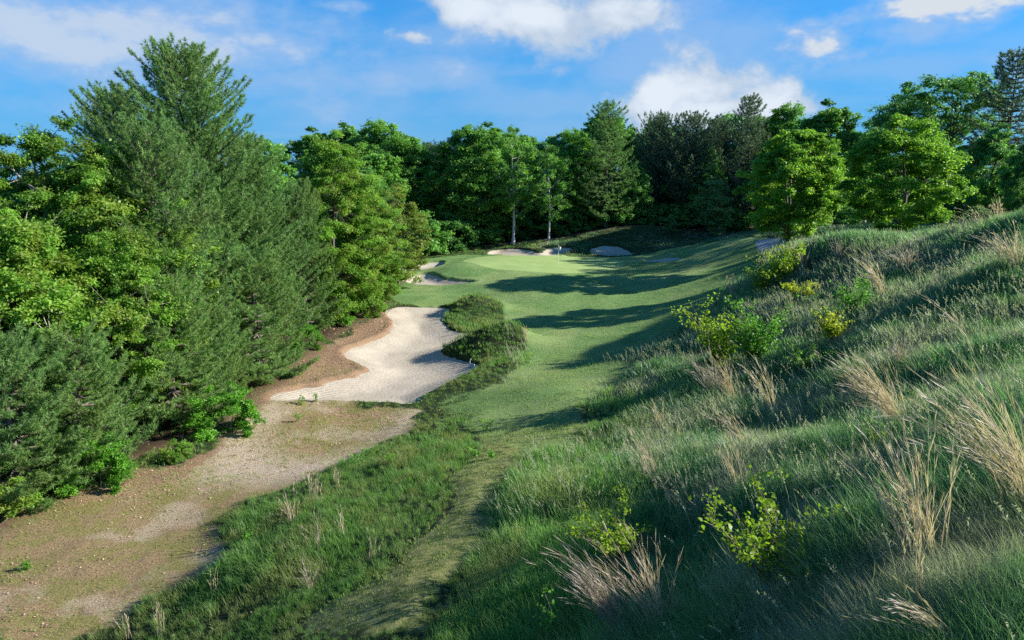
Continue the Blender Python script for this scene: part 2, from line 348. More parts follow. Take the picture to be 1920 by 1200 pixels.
def ground_mat():
    m, t, out = newmat('ground'); g = N(t, 'ShaderNodeNewGeometry'); P = g.outputs['Position']
    A = lambda n: N(t, 'ShaderNodeAttribute', attribute_name=n).outputs['Fac']
    n1 = NOISE(t, P, .6, 5, .6); n2 = NOISE(t, P, 3.0, 6, .65); n3 = NOISE(t, P, 14.0, 6, .7); n4 = NOISE(t, P, 55.0, 3, .7); n5 = NOISE(t, P, .16, 3, .5)
    j = lambda a, amp=.7: SS(t, M2(t, 'ADD', a, M2(t, 'MULTIPLY', M2(t, 'SUBTRACT', n2, .5), amp)), .35, .65)
    rough = MIXC(t, SS(t, n2, .35, .65), (.018, .036, .012), (.05, .075, .022))
    turfc = MIXC(t, SS(t, n1, .38, .62), (.145, .255, .075), (.23, .355, .11))
    turfc = MIXC(t, SS(t, n3, .35, .65, 0, .8), turfc, (.095, .19, .055))
    turfc = MIXC(t, SS(t, n5, .45, .62, 0, .55), turfc, (.30, .36, .135))
    turfc = MIXC(t, SS(t, n4, .45, .75, 0, .45), turfc, (.21, .33, .12))
    greenc = MIXC(t, SS(t, n1, .35, .65), (.26, .36, .12), (.31, .41, .14))
    brown = MIXC(t, SS(t, n3, .35, .65), (.20, .135, .062), (.42, .30, .155))
    brown = MIXC(t, SS(t, n4, .5, .72, 0, .7), brown, (.50, .38, .25))
    mossy = MIXC(t, SS(t, n3, .35, .65), (.19, .17, .055), (.34, .30, .11))
    dirtc = MIXC(t, SS(t, NOISE(t, P, .8, 7, .7), .44, .56), brown, mossy)
    dirtc = MIXC(t, SS(t, NOISE(t, P, 7.0, 6, .75), .54, .66, 0, .75), dirtc, (.12, .085, .05))
    palec = MIXC(t, SS(t, n3, .35, .7), (.42, .33, .23), (.66, .54, .40))
    dirtc = MIXC(t, M2(t, 'MULTIPLY', A('pale'), SS(t, NOISE(t, P, 1.3, 7, .68), .36, .46)), dirtc, palec)
    dirtc = MIXC(t, SS(t, NOISE(t, P, .35, 5, .65), .50, .66, 0, .6), dirtc, palec)
    nee = MIXC(t, SS(t, n3, .35, .65), (.19, .12, .07), (.40, .27, .17))
    nee = MIXC(t, SS(t, n4, .52, .7, 0, .8), nee, (.40, .23, .13))
    dirtc = MIXC(t, j(A('need'), 1.1), dirtc, nee)
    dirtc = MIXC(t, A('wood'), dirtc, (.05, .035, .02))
    pathc = MIXC(t, SS(t, n2, .38, .62), (.10, .15, .04), (.34, .33, .12))
    pathc = MIXC(t, SS(t, n3, .58, .72), pathc, (.20, .14, .08))
    c = MIXC(t, j(A('turf')), rough, turfc)
    c = MIXC(t, j(A('path')), c, MIXC(t, M2(t, 'ADD', A('turf'), M2(t, 'MULTIPLY', M2(t, 'SUBTRACT', n2, .5), .8), clamp=True), pathc, turfc))
    c = MIXC(t, A('green'), c, greenc); c = MIXC(t, j(A('dirt')), c, dirtc)
    c = MIXC(t, A('cart'), c, (.42, .42, .42))
    p = N(t, 'ShaderNodeBsdfPrincipled'); t.links.new(c, p.inputs['Base Color']); p.inputs['Roughness'].default_value = .95; p.inputs['Specular IOR Level'].default_value = .15
    b = N(t, 'ShaderNodeBump'); b.inputs['Distance'].default_value = .12
    put(t, b.inputs['Strength'], M2(t, 'SUBTRACT', 1.0, M2(t, 'MULTIPLY', A('green'), .85)))
    put(t, b.inputs['Height'], M2(t, 'ADD', M2(t, 'MULTIPLY', n3, .8), M2(t, 'MULTIPLY', n4, .35))); t.links.new(b.outputs[0], p.inputs['Normal'])
    t.links.new(p.outputs[0], out.inputs[0]); return m
MG = ground_mat()
nx, ny = XX.shape
idx = np.arange(nx * ny).reshape(nx, ny)
Fq = np.stack([idx[:-1, :-1], idx[1:, :-1], idx[1:, 1:], idx[:-1, 1:]], -1).reshape(-1, 4)
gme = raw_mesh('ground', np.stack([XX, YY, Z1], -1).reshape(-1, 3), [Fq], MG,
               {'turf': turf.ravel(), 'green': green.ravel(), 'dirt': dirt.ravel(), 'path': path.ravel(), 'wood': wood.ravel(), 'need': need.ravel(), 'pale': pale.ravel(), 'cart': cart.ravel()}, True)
tag(link('ground', gme), kind='structure')

def sand_mat():
    m, t, out = newmat('sand'); g = N(t, 'ShaderNodeNewGeometry'); P = g.outputs['Position']
    n = NOISE(t, P, .5, 5, .6); n2 = NOISE(t, P, 30, 4, .7); n3 = NOISE(t, P, 5, 5, .6)
    w = N(t, 'ShaderNodeTexWave', wave_type='RINGS', rings_direction='Z'); put(t, w.inputs['Vector'], VM(t, 'SUBTRACT', P, (float(RAKE[0]), float(RAKE[1]), 0)))
    w.inputs['Scale'].default_value = 1.1; w.inputs['Distortion'].default_value = 2.5; w.inputs['Detail'].default_value = 3; w.inputs['Detail Scale'].default_value = .7
    c = MIXC(t, SS(t, n, .3, .7), (.42, .36, .28), (.51, .445, .35))
    c = MIXC(t, SS(t, n2, .4, .75, 0, .35), c, (.42, .34, .26))
    c = MIXC(t, SS(t, n3, .60, .70, 0, .4), c, (.44, .35, .26))
    p = N(t, 'ShaderNodeBsdfPrincipled'); t.links.new(c, p.inputs['Base Color']); p.inputs['Roughness'].default_value = 1; p.inputs['Specular IOR Level'].default_value = .1
    b = N(t, 'ShaderNodeBump'); b.inputs['Distance'].default_value = .05; b.inputs['Strength'].default_value = .8
    put(t, b.inputs['Height'], M2(t, 'ADD', M2(t, 'MULTIPLY', w.outputs['Fac'], .45), M2(t, 'ADD', M2(t, 'MULTIPLY', n2, .5), M2(t, 'MULTIPLY', n3, 1.2)))); t.links.new(b.outputs[0], p.inputs['Normal'])
    t.links.new(p.outputs[0], out.inputs[0]); return m
RAKE = hit(700, 770)
MS = sand_mat()
for k, poly in BUNKW.items():
    lo = poly.min(0) - 1; hi = poly.max(0) + 1
    xs = np.arange(lo[0], hi[0], .14); ys = np.arange(lo[1], hi[1], .16); sx, sy = np.meshgrid(xs, ys, indexing='ij')
    d = sdist(poly, sx, sy); z = hzb(sx, sy) - .12 - .34 * smooth(d, 0, 2.6 if k == 'large' else 1.2)
    ii = np.arange(sx.size).reshape(sx.shape); keep = (d[:-1, :-1] > -.45)
    f = np.stack([ii[:-1, :-1], ii[1:, :-1], ii[1:, 1:], ii[:-1, 1:]], -1)[keep]
    used = np.unique(f); rm = np.zeros(sx.size, int); rm[used] = np.arange(len(used))
    me = raw_mesh('sand_bunker', np.stack([sx, sy, z], -1).reshape(-1, 3)[used], [rm[f]], MS, None, True)
    tag(link('sand_bunker', me), kind='structure')
# ------------------------------------------------------------------ trees
def broadleaf(rng, H, Rc, base=.2, ncl=170, nleaf=36000, leaf=.2, tr=.2, csize=.85, lean=(0, 0), topw=.6, limbs=11, stems=1, flat=.62, inner=.35):
    """returns (trunk bag, crown bag), local origin at the foot; crown of leaf clusters carried by limbs"""
    T = Bag(); C = Bag(); zb = H * base; lean = np.array([lean[0], lean[1], 0.])
    lob = unit(rng.normal(size=(9, 3)) * [1, 1, .7]); la = rng.uniform(-.22, .3, 9)
    cl = []
    while len(cl) < ncl:
        d = unit(rng.normal(size=3)); r = rng.uniform(inner, 1) ** .6
        m = 1 + (la * np.clip(lob @ d, 0, 1) ** 4).sum()
        zc = zb + (H - zb) * (.47 if d[2] < 0 else .5)
        zz = d[2] * r * m
        w = Rc * (1.0 - (1 - topw) * max(0, zz))
        p = np.array([d[0] * r * m * w, d[1] * r * m * w, 0]) + [0, 0, zc + zz * (H - zb) * .5]
        if p[2] > zb * .8: cl.append(p + lean * (p[2] / H))
    cl = np.array(cl)
    for s in range(stems):
        off = np.array([rng.normal() * .35 * (stems > 1), rng.normal() * .35 * (stems > 1), 0]); hh = np.linspace(0, 1, 9)
        wob = rng.normal(size=2) * .25
        path = np.stack([off[0] * (1 + hh * 3) + wob[0] * np.sin(hh * 4), off[1] * (1 + hh * 3) + wob[1] * np.sin(hh * 5), hh * H * .86 - .25], -1) + lean * hh[:, None]
        rr = tr * (1.25 - hh * 1.05) / math.sqrt(stems); rr[0] *= 1.5
        tube(T, path, rr, 8)
        if s == 0: tp = path
    ends = cl[rng.choice(ncl, limbs, replace=False)]; L = []
    for e in ends:
        z0 = np.clip(e[2] - np.hypot(*(e[:2])) * rng.uniform(.5, .9), H * base * .6, H * .8); k = np.interp(z0, tp[:, 2], np.arange(9))
        a = np.array([np.interp(k, np.arange(9), tp[:, i]) for i in range(3)]); m = (a + e) / 2 + [0, 0, -.06 * H * rng.random()] + rng.normal(size=3) * .15
        t = np.linspace(0, 1, 7)[:, None]; q = (1 - t) ** 2 * a + 2 * t * (1 - t) * m + t * t * e
        tube(T, q, np.linspace(tr * .42, tr * .08, 7), 5); L.append(q[2:])
    L = np.concatenate(L + [tp[4:]])
    for c in cl:
        a = L[np.argmin(((L - c) ** 2).sum(1) + 2.0 * np.clip(L[:, 2] - c[2], 0, 9) ** 2)]; m = (a + c) / 2 + rng.normal(size=3) * .12
        tube(T, np.array([a, m, c]), [tr * .14, tr * .09, tr * .04], 3)
    n = nleaf // ncl; ct = rng.normal(size=ncl) * .22
    sz = rng.uniform(.6, 1.25, ncl) * csize
    # every cluster is a few sprays of leaves
    ns = 7; so = unit(rng.normal(size=(ncl, ns, 3))) * rng.uniform(.25, 1.0, (ncl, ns, 1)) * [1, 1, flat]
    P = cl[:, None, None] + so[:, :, None] * sz[:, None, None, None] + rng.normal(size=(ncl, ns, n // ns, 3)) * (sz * .27)[:, None, None, None] * [1, 1, .55]
    out = unit(P - cl[:, None, None] * [1, 1, 1] + rng.normal(size=P.shape) * .3)
    tint = .5 + np.broadcast_to(ct[:, None, None], P.shape[:3]) + rng.normal(size=P.shape[:3]) * .17
    P = P.reshape(-1, 3); out = out.reshape(-1, 3); k = len(P)
    nrm = unit(np.array([0, 0, .8]) + out * .55 + rng.normal(size=(k, 3)) * .55); Aa = unit(np.cross(nrm, rng.normal(size=(k, 3)))); Bb = np.cross(nrm, Aa)
    l = leaf * rng.uniform(.65, 1.3, k); leaves(C, P, Aa, Bb, l, l * .62, tint.ravel())
    return T, C

def conifer(rng, H, Rc, base=.12, step=.5, per=5, needle=.16, nw=.022, nn=9, tr=.24, prof='white', rise=.35, twig=.3, tuft=.17, droop=.12, candles=False, sweep=(0, 0), irregular=.28, bare=.22):
    T = Bag(); C = Bag()
    hh = np.linspace(0, 1, 10); tube(T, np.stack([np.sin(hh * 3) * .1, np.cos(hh * 2) * .1, hh * H - .25], -1), tr * (1.15 - hh * 1.1), 8)
    tips = []; dirs = []; z = H * base; TP = []; TD = []; TT = []
    while z < H * .985:
        f = (z / H - base) / (1 - base)
        if prof == 'white': w = min(1, .7 + 1.2 * f) * (1 - f) ** .52 + .02
        elif prof == 'round': w = (math.sin(math.pi * min(1, (f * .8 + .2))) ** .7) + .05
        else: w = (1 - f) ** .9 + .03
        az0 = rng.random() * 6.28
        for b in range(per):
            if rng.random() < .08: continue
            az = az0 + b * 6.283 / per + rng.normal() * .18; L = Rc * w * rng.uniform(1 - irregular, 1 + irregular * .6)
            if L < .25: L = .25
            el = rise + f * .4 + rng.normal() * .08; t = np.linspace(0, 1, 7); hor = np.array([math.cos(az), math.sin(az), 0])
            hor = hor + np.array([sweep[0], sweep[1], 0]) * .4
            q = hor * (t * L)[:, None] * math.cos(el) + np.array([0, 0, 1.0]) * (np.sin(el) * t * L - droop * L * np.sin(t * 3.1) + .10 * L * t ** 3)[:, None] + [0, 0, z]
            tube(T, q, np.linspace(.035 + .012 * L, .012, 7), 4)
            side = unit(np.cross(hor, [0, 0, 1.0])); ss = np.arange(bare * L, L, twig); sgn = 1
            for s in list(ss) + [L * .97, L * .99]:
                k = s / L * 6; p0 = np.array([np.interp(k, range(7), q[:, i]) for i in range(3)]); bd = unit(q[min(6, int(k) + 1)] - q[int(min(5, k))])
                l2 = (.28 * (L - s) + .35) * rng.uniform(.6, 1.2) + .12; sgn = -sgn
                d2 = unit(bd * .75 + side * sgn * rng.uniform(.4, .95) * (0 if s > .95 * L else 1) + [0, 0, rng.uniform(-.06, .16)])
                m = max(2, int(l2 / tuft)); tt = (np.arange(m) + rng.random(m) * .6 + .3) / m
                pp = p0 + d2 * (tt * l2)[:, None] + np.array([0, 0, 1.0]) * (.12 * l2 * tt ** 2)[:, None]
                TP.append(pp); TD.append(np.broadcast_to(d2 + [0, 0, .25], (m, 3))); TT.append(.42 + .25 * tt + rng.normal() * .1)
                if candles and rng.random() < .6: tips.append(pp[-1])
        z += step * rng.uniform(.75, 1.2) * (1 - .35 * f)
    TP = np.concatenate(TP); TD = unit(np.concatenate(TD)); TT = np.concatenate(TT); k = len(TP)
    P = np.repeat(TP, nn, 0); d = unit(np.repeat(TD, nn, 0) * .8 + rng.normal(size=(k * nn, 3)) * .62)
    needles(C, P + rng.normal(size=P.shape) * .03, d, needle * rng.uniform(.7, 1.25, k * nn), nw, np.repeat(TT, nn) + rng.normal(size=k * nn) * .1, rng)
    if tips:
        tp = np.repeat(np.array(tips), 4, 0); m = len(tp)
        needles(C, tp, unit(np.array([0, 0, 1.0]) + rng.normal(size=(m, 3)) * .16), rng.uniform(.15, .32, m), .035, np.full(m, 1.35), rng)
    return T, C

M_OAK = foliage_mat('oak_leaves', (0.078, 0.183, 0.025), (0.238, 0.428, 0.063), .42, patch=(.27, .33, .06), pscale=.7, patch_amt=.65)
M_OAKD = foliage_mat('shade_oak_leaves', (0.064, 0.176, 0.046), (0.192, 0.399, 0.083), .35)  # slightly darker leaf green for the dark oaks and bushes
M_OAKM = foliage_mat('wood_oak_leaves', (0.070, 0.186, 0.034), (0.223, 0.435, 0.079), .38)
M_LIME = foliage_mat('maple_leaves', (.085, .215, .02), (.29, .46, .06), .45)
M_YEL = foliage_mat('hickory_leaves', (0.115, 0.172, 0.029), (0.253, 0.322, 0.063), .40)
M_SHRUB = foliage_mat('shrub_leaves', (0.063, 0.196, 0.017), (0.172, 0.391, 0.046), .42)
M_PALE = foliage_mat('pale_leaves', (0.102, 0.188, 0.058), (0.248, 0.378, 0.130), .40)
M_PINE = foliage_mat('white_pine_needles', (0.067, 0.164, 0.046), (0.218, 0.375, 0.121), .3, .2, patch=(.20, .29, .09), pscale=.35, patch_amt=.5)
M_PINEB = foliage_mat('blue_pine_needles', (0.069, 0.164, 0.048), (0.239, 0.389, 0.119), .3, .2, patch=(.22, .28, .07), pscale=.45, patch_amt=.5)
M_PITCH = foliage_mat('pitch_pine_needles', (0.056, 0.105, 0.061), (0.169, 0.246, 0.138), .2, .2)
M_RUST = foliage_mat('sapling_leaves', (0.094, 0.189, 0.011), (0.283, 0.396, 0.028), .45)
M_BARK = bark_mat('grey_bark', (.07, .055, .045), (.20, .17, .14))
M_BARKL = bark_mat('pale_bark', (.30, .28, .25), (.62, .60, .56))
M_BARKM = bark_mat('mottled_bark', (.16, .14, .12), (.42, .39, .35))
M_BARKD = bark_mat('dark_bark', (.03, .025, .02), (.09, .075, .06))

MESH = {}
def kind(name, gen, seed, bark, leafm, **kw):
    T, C = gen(np.random.default_rng(seed), **kw); zt = np.sort(np.concatenate(C.V)[:, 2])[-40]; MESH[name] = (T.mesh('trunk', bark, True), C.mesh('crown', leafm), float(zt))
def plant(name, k, x, y, label, cat, group=None, rz=None, s=1.0, sz=None, sink=.1, z=None):
    rz = random.random() * 6.28 if rz is None else rz
    e = empty(name, (x, y, (float(hz(x, y)) if z is None else z) - sink), rz, s)
    if sz: e.scale = (s, s, sz)
    t, c, H = MESH[k]
    link('trunk', t, e); link('crown', c, e); tag(e, label, cat, group); return e
random.seed(11)
kind('oakA', broadleaf, 1, M_OAKM, M_OAKM, H=15, Rc=4.6, ncl=210, nleaf=56000, leaf=.30, csize=1.0, base=.16)
MESH['oakA'][0].materials[0] = M_BARK
kind('oakB', broadleaf, 2, M_BARK, M_OAKM, H=15, Rc=4.4, ncl=190, nleaf=50000, leaf=.30, csize=1.0, base=.2, topw=.75)
kind('oakD', broadleaf, 3, M_BARKD, M_OAKD, H=14, Rc=4.8, ncl=190, nleaf=46000, leaf=.32, csize=1.05, base=.08)
kind('oakS', broadleaf, 4, M_BARKL, M_OAKM, H=16, Rc=4.2, ncl=110, nleaf=19000, leaf=.26, csize=.95, base=.25, inner=.25, limbs=16)
kind('oakU', broadleaf, 5, M_BARKD, M_OAKD, H=18, Rc=6.5, ncl=130, nleaf=22000, leaf=.28, csize=1.15, base=.5, flat=.35, topw=1.1, limbs=22)
kind('under', broadleaf, 6, M_BARKD, M_OAKD, H=5, Rc=3.2, ncl=90, nleaf=22000, leaf=.26, csize=.8, base=.0, limbs=8, tr=.08)
kind('pale', broadleaf, 7, M_BARK, M_PALE, H=9, Rc=3.4, ncl=70, nleaf=11000, leaf=.26, csize=.85, base=.05, flat=.4, tr=.12)
kind('pineF', conifer, 8, M_BARKD, M_PINE, H=20, Rc=5.2, step=.7, per=7, needle=.36, nw=.07, nn=9, twig=.42, tuft=.3, rise=.05, base=.14, irregular=.55)
kind('pineG', conifer, 9, M_BARKD, M_PITCH, H=18, Rc=5.8, step=.62, per=7, needle=.36, nw=.075, nn=9, twig=.42, tuft=.34, rise=.28, prof='round', base=.22, irregular=.6)
kind('pineH', conifer, 10, M_BARKD, M_PITCH, H=19, Rc=4.6, step=.7, per=7, needle=.36, nw=.07, nn=9, twig=.42, tuft=.34, rise=.12, base=.2)
kind('maple1', broadleaf, 12, M_BARK, M_LIME, H=11.5, Rc=5.0, ncl=300, nleaf=115000, leaf=.22, csize=.78, base=.13, topw=.62, tr=.2, stems=2, limbs=16)
kind('maple2', broadleaf, 13, M_BARK, M_LIME, H=11.5, Rc=4.7, ncl=190, nleaf=68000, leaf=.22, csize=.82, base=.13, topw=.65, tr=.2, limbs=17, inner=.5)
kind('nearoak', broadleaf, 14, M_BARKM, M_OAK, H=15, Rc=5.2, ncl=300, nleaf=190000, leaf=.145, csize=.75, base=.06, tr=.26, limbs=26)
kind('nearoak2', broadleaf, 15, M_BARKM, M_OAK, H=11, Rc=4.2, ncl=260, nleaf=95000, leaf=.15, csize=.65, base=.06, tr=.14, limbs=18)
kind('bright', broadleaf, 16, M_BARK, M_OAK, H=15, Rc=4.6, ncl=360, nleaf=180000, leaf=.155, csize=.75, base=.02, tr=.18, limbs=18, topw=.55)
kind('hickory', broadleaf, 17, M_BARK, M_YEL, H=11, Rc=3.6, ncl=130, nleaf=30000, leaf=.2, csize=.7, base=.04, tr=.14, flat=.4)
kind('bigpine', conifer, 18, M_BARKD, M_PINE, H=20.8, Rc=8.0, step=.66, per=7, needle=.24, nw=.036, nn=14, twig=.26, tuft=.16, rise=.26, droop=.06, candles=True, base=.04, irregular=.3)
kind('pineN', conifer, 19, M_BARK, M_PINEB, H=14, Rc=4.6, step=.6, per=7, needle=.21, nw=.032, nn=14, twig=.22, tuft=.18, rise=.15, candles=True, base=.03, irregular=.3)
kind('pineL', conifer, 20, M_BARK, M_PINEB, H=8, Rc=4.2, step=.5, per=7, needle=.20, nw=.030, nn=14, twig=.20, tuft=.13, rise=.0, candles=False, base=.02, irregular=.3)
kind('shrub', broadleaf, 21, M_BARK, M_SHRUB, H=2.4, Rc=1.7, ncl=60, nleaf=14000, leaf=.11, csize=.34, base=-.05, tr=.03, stems=3, limbs=6, topw=.9)
kind('shrubD', broadleaf, 22, M_BARK, M_OAK, H=2.2, Rc=1.5, ncl=50, nleaf=9000, leaf=.12, csize=.34, base=-.05, tr=.03, stems=3, limbs=6, topw=.9)

def tree_uv(name, k, u, vtop, Y, label, cat='tree', group=None, wide=1.0, rz=None, x=None):
    d = ray(u, vtop); x = d[0] / d[1] * Y if x is None else x; ztop = CAMZ + d[2] / d[1] * Y
    g = float(hz(x, Y)); H = ztop - g; s = H / MESH[k][2]
    e = plant(name, k, x, Y, label, cat, group, rz, s * wide, s); return e

# the stand along the left side
LT = [('pine_tree','bigpine',338,66,46,'tallest pine on the left, broad pyramid of sweeping boughs rising above its neighbours','pine',1.12),
 ('pine_tree','pineN',280,205,37,'blue-green pine standing in front of the tallest pine on the left','pine',1.0),
 ('pine_tree','bigpine',205,150,52,'dark pine behind the left trees with long bare-tipped boughs against the sky','pine',1.05),
 ('pine_tree','bigpine',455,240,50,'pine with long drooping boughs between the tallest pine and the bright oak','pine',.95),
 ('pine_tree','pineL',470,455,42,'low spreading pine above the reddish needle bed beside the large bunker','pine',1.0),
 ('pine_tree','pineN',560,330,53,'narrow pine tucked against the left side of the bright oak','pine',.9),
 ('pine_tree','pineL',300,500,33.5,'low pine with boughs over the needles behind the bright round shrub','pine',.95),
 ('pine_tree','pineL',130,600,27.5,'low feathery pine nearest the dry meadow on the far left','pine',.95),
 ('pine_tree','pineL',395,560,37.5,'small pine whose lowest boughs brush the needle bed above the bright shrub','pine',.8),
 ('pine_tree','pineL',-10,600,25,'feathery pine cut by the left edge of the photo low down','pine',.9),
 ('oak_tree','nearoak',60,215,36,'yellow-green oak at the far left edge with its top against the sky','oak',1.0),
 ('oak_tree','nearoak2',165,262,37,'bright oak between the far left oak and the tallest pine','oak',1.05),
 ('oak_tree','nearoak2',205,425,33,'lower oak sprays hanging in front of the dark gap on the left','oak',.9),
 ('oak_tree','nearoak2',-60,330,29,'oak cut by the left edge of the photo with branches reaching in','oak',1.0),
 ('oak_tree','nearoak2',330,545,35,'small oak growing out between the low pines on the left','oak',.62),
 ('oak_tree','bright',618,240,57,'bright green rounded oak to the left of the large bunker','oak',.95),
 ('oak_tree','bright',688,330,62,'lower bright green oak leaning over the far end of the large bunker','oak',1.0),
 ('hickory_tree','hickory',742,342,74,'yellowish layered tree at the end of the left stand near the two small bunkers','hickory',1.0),
]
for (nm, k, u, v, Y, lab, cat, w) in LT: tree_uv(nm, k, u, v, Y, lab, cat, 'trees of the left stand', w)
# behind the left stand
for i, (x, Y, k) in enumerate([(-33,47,'oakA'),(-38,38,'oakD'),(-28,62,'oakB'),(-23,70,'oakD'),(-36,60,'oakD'),(-20,84,'oakD'),(-31,30,'oakD'),(-19,94,'oakD'),(-27,80,'oakB')]):
    s = .75 + .1 * (i % 3)
    e = plant('oak_tree', k, x, Y, 'dark oak hidden in the wood behind the left stand', 'oak', 'hidden oaks behind the left stand', s=s)
SH = [('shrub',430,812,33.0,1.0,'bright green round shrub at the edge of the sandy meadow'),('shrub',190,915,26.8,.85,'pale green shrub spilling onto the meadow below the low pines'),('shrub',120,905,26.6,.95,'leafy green shrub beside the pale one under the nearest low pine'),
 ('shrubD',20,960,24.6,.9,'green shrub low at the left edge of the photo'),('shrub',640,605,54,1.0,'bright shrub at the foot of the bright oak'),('shrub',575,655,47.5,.8,'light green shrub halfway along the needle bed'),('shrubD',690,590,59,1.0,'green shrub at the far corner of the large bunker'),
 ('shrub',760,465,86,1.1,'light green shrub below the yellowish tree'),('shrub',170,800,29,1.2,'mid green leafy shrub climbing against the low pines'),('shrubD',330,860,31.5,.45,'small dark shrub where the needles meet the low pines')]
for (k, u, v, Y, s, lab) in SH:
    p = hit(u, v) ; plant('shrub', k, p[0], p[1], lab, 'shrub', 'shrubs along the left stand', s=s)

# the wood behind the green
BT = [('oakA',706,270,103,'dark-topped oak at the left end of the wood behind the green',1.0),('oakB',766,250,107,'rounded oak second from the left end of the wood behind the green',1.05),
 ('pineG',815,262,116,'dark pine peeping between two oaks left of the flag',1.0),('oakB',868,232,106,'brightest oak of the wood, left of the thin-topped tree',1.0),('oakA',915,262,113,'oak between the brightest oak and the thin-topped tree',.85),
 ('oakS',962,237,105,'thin-topped tree with a pale leaning trunk behind the wide back bunker',.9),('oakS',1030,264,104,'slim tree with twin pale trunks above the flag',.75),('oakB',1087,240,111,'oak leaning against the left side of the layered pine',.9),
 ('pineF',1142,186,107,'tall layered pine behind the deep back bunker, sunlit on one side',1.15),('oakD',1190,300,110,'dark oak just right of the layered pine',.9),('pineG',1238,206,116,'dark round-headed pine right of the layered pine',.85),
 ('pineG',1300,205,113,'broad dark pine in the middle of the right half of the wood',1.1),('pineG',1353,215,117,'dark pine left of the pointed one',1.0),('pineH',1410,174,110,'pointed dark pine rising above the round lime green maple',.95),
 ('oakB',1466,192,116,'oak just right of the pointed dark pine',.9),('oakA',1562,184,100,'tall oak whose top shows between the two lime green maples',.95),('oakS',1640,216,104,'sparse tree behind the gap between the maples',.85),
 ('oakU',1712,170,94,'spreading open-branched tree above the right-hand maple',.85),('oakU',1800,132,90,'wide umbrella-shaped tree with open dark branches near the right edge',.95),('pineH',1912,86,82,'tall pine cut by the right edge of the photo',1.15),
 ('oakD',1870,232,76,'dense dark oak below the tall pine at the right edge',.8),('oakD',1815,300,84,'dark oak behind the grass hill on the right',.9),('oakD',1935,255,68,'dark oak cut by the right edge just above the grass hill',.8),
 ('oakA',1500,235,108,'oak behind the round lime green maple',.9),('pineH',1270,250,122,'dark pine set back between two round-headed pines',.8)]
for (k, u, v, Y, lab, w) in BT:
    pine = k.startswith('pine'); tree_uv('pine_tree' if pine else 'oak_tree', k, u, v, Y, lab, 'pine' if pine else 'oak', 'trees of the wood behind the green', w)
UT = [('under',740,400,100,'between the yellowish tree and the wood'),('under',790,395,99,'second from the left end of the wood'),('under',850,400,103,'above the farther small left bunker'),('under',905,385,108,'just left of the pale leaning trunk'),
 ('under',975,400,110,'between the leaning trunk and the twin trunks'),('under',1055,390,109,'right of the twin pale trunks'),('under',1105,372,110,'left of the trunk of the layered pine'),('under',1165,360,110,'right of the trunk of the layered pine'),
 ('under',1215,380,109,'on the far slope above the grassy mound'),('under',1270,395,108,'left of the low pale green bush'),('under',1380,390,107,'right of the lowest pale bush'),('under',1440,400,104,'half hidden by the left flank of the round maple'),
 ('under',1010,345,116,'set back above the twin trunks'),('under',880,335,115,'set back under the brightest oak'),('under',1130,330,116,'set back behind the layered pine'),('under',1500,380,100,'behind the trunks of the round maple'),
 ('under',1590,385,92,'in the gap between the two maples'),('under',1650,390,88,'behind the trunk of the right-hand maple'),('under',1840,385,72,'at the foot of the grass hill, rightmost'),('under',1760,370,78,'right of the right-hand maple')]
for (k, u, v, Y, lab) in UT: tree_uv('bush', k, u, v, Y, 'dark leafy bush ' + lab, 'bush', 'dark bushes under the wood', 1.1)
tree_uv('oak_tree', 'oakD', 1330, 270, 112, 'low dark oak behind the pale layered small tree', 'oak', None, .8)
for (u, v, Y, lab) in ((1340,330,103,'pale green layered small tree at the foot of the dark pines'),(1258,400,103,'low pale green bush left of the pale layered tree'),(1345,395,101.5,'lowest pale green bush right at the edge of the fairway rough')):
    tree_uv('small_tree', 'pale', u, v, Y, lab, 'small tree', None, 1.0)
rr = random.Random(4)
for i in range(16):
    x = -20 + i * 5.6 + rr.uniform(-1, 1); plant('bush', 'under', x, rr.uniform(117, 123), 'dark bush deep in the wood, seen only through gaps', 'bush', 'bushes deep in the wood', s=rr.uniform(1.3, 1.7))
for i in range(30):
    x = -34 + i * 4.2 + rr.uniform(-1, 1); Y = rr.uniform(124, 136)
    k = rr.choice(['oakD', 'oakD', 'oakA', 'oakB']); plant('oak_tree' if k[0] == 'o' else 'pine_tree', k, x, Y, 'dark tree deep in the wood, seen only through gaps', 'tree', 'trees deep in the wood', s=rr.uniform(1.0, 1.25) * (1 if x < 48 else .72))
tree_uv('maple_tree', 'maple1', 1497, 240, 73, 'round lime green maple standing left of its pair on the rough', 'maple', None, 1.0, rz=.6)
tree_uv('maple_tree', 'maple2', 1705, 213, 58, 'right-hand lime green maple with open branches and a yellowish sunlit side', 'maple', None, 1.1, rz=2.0)

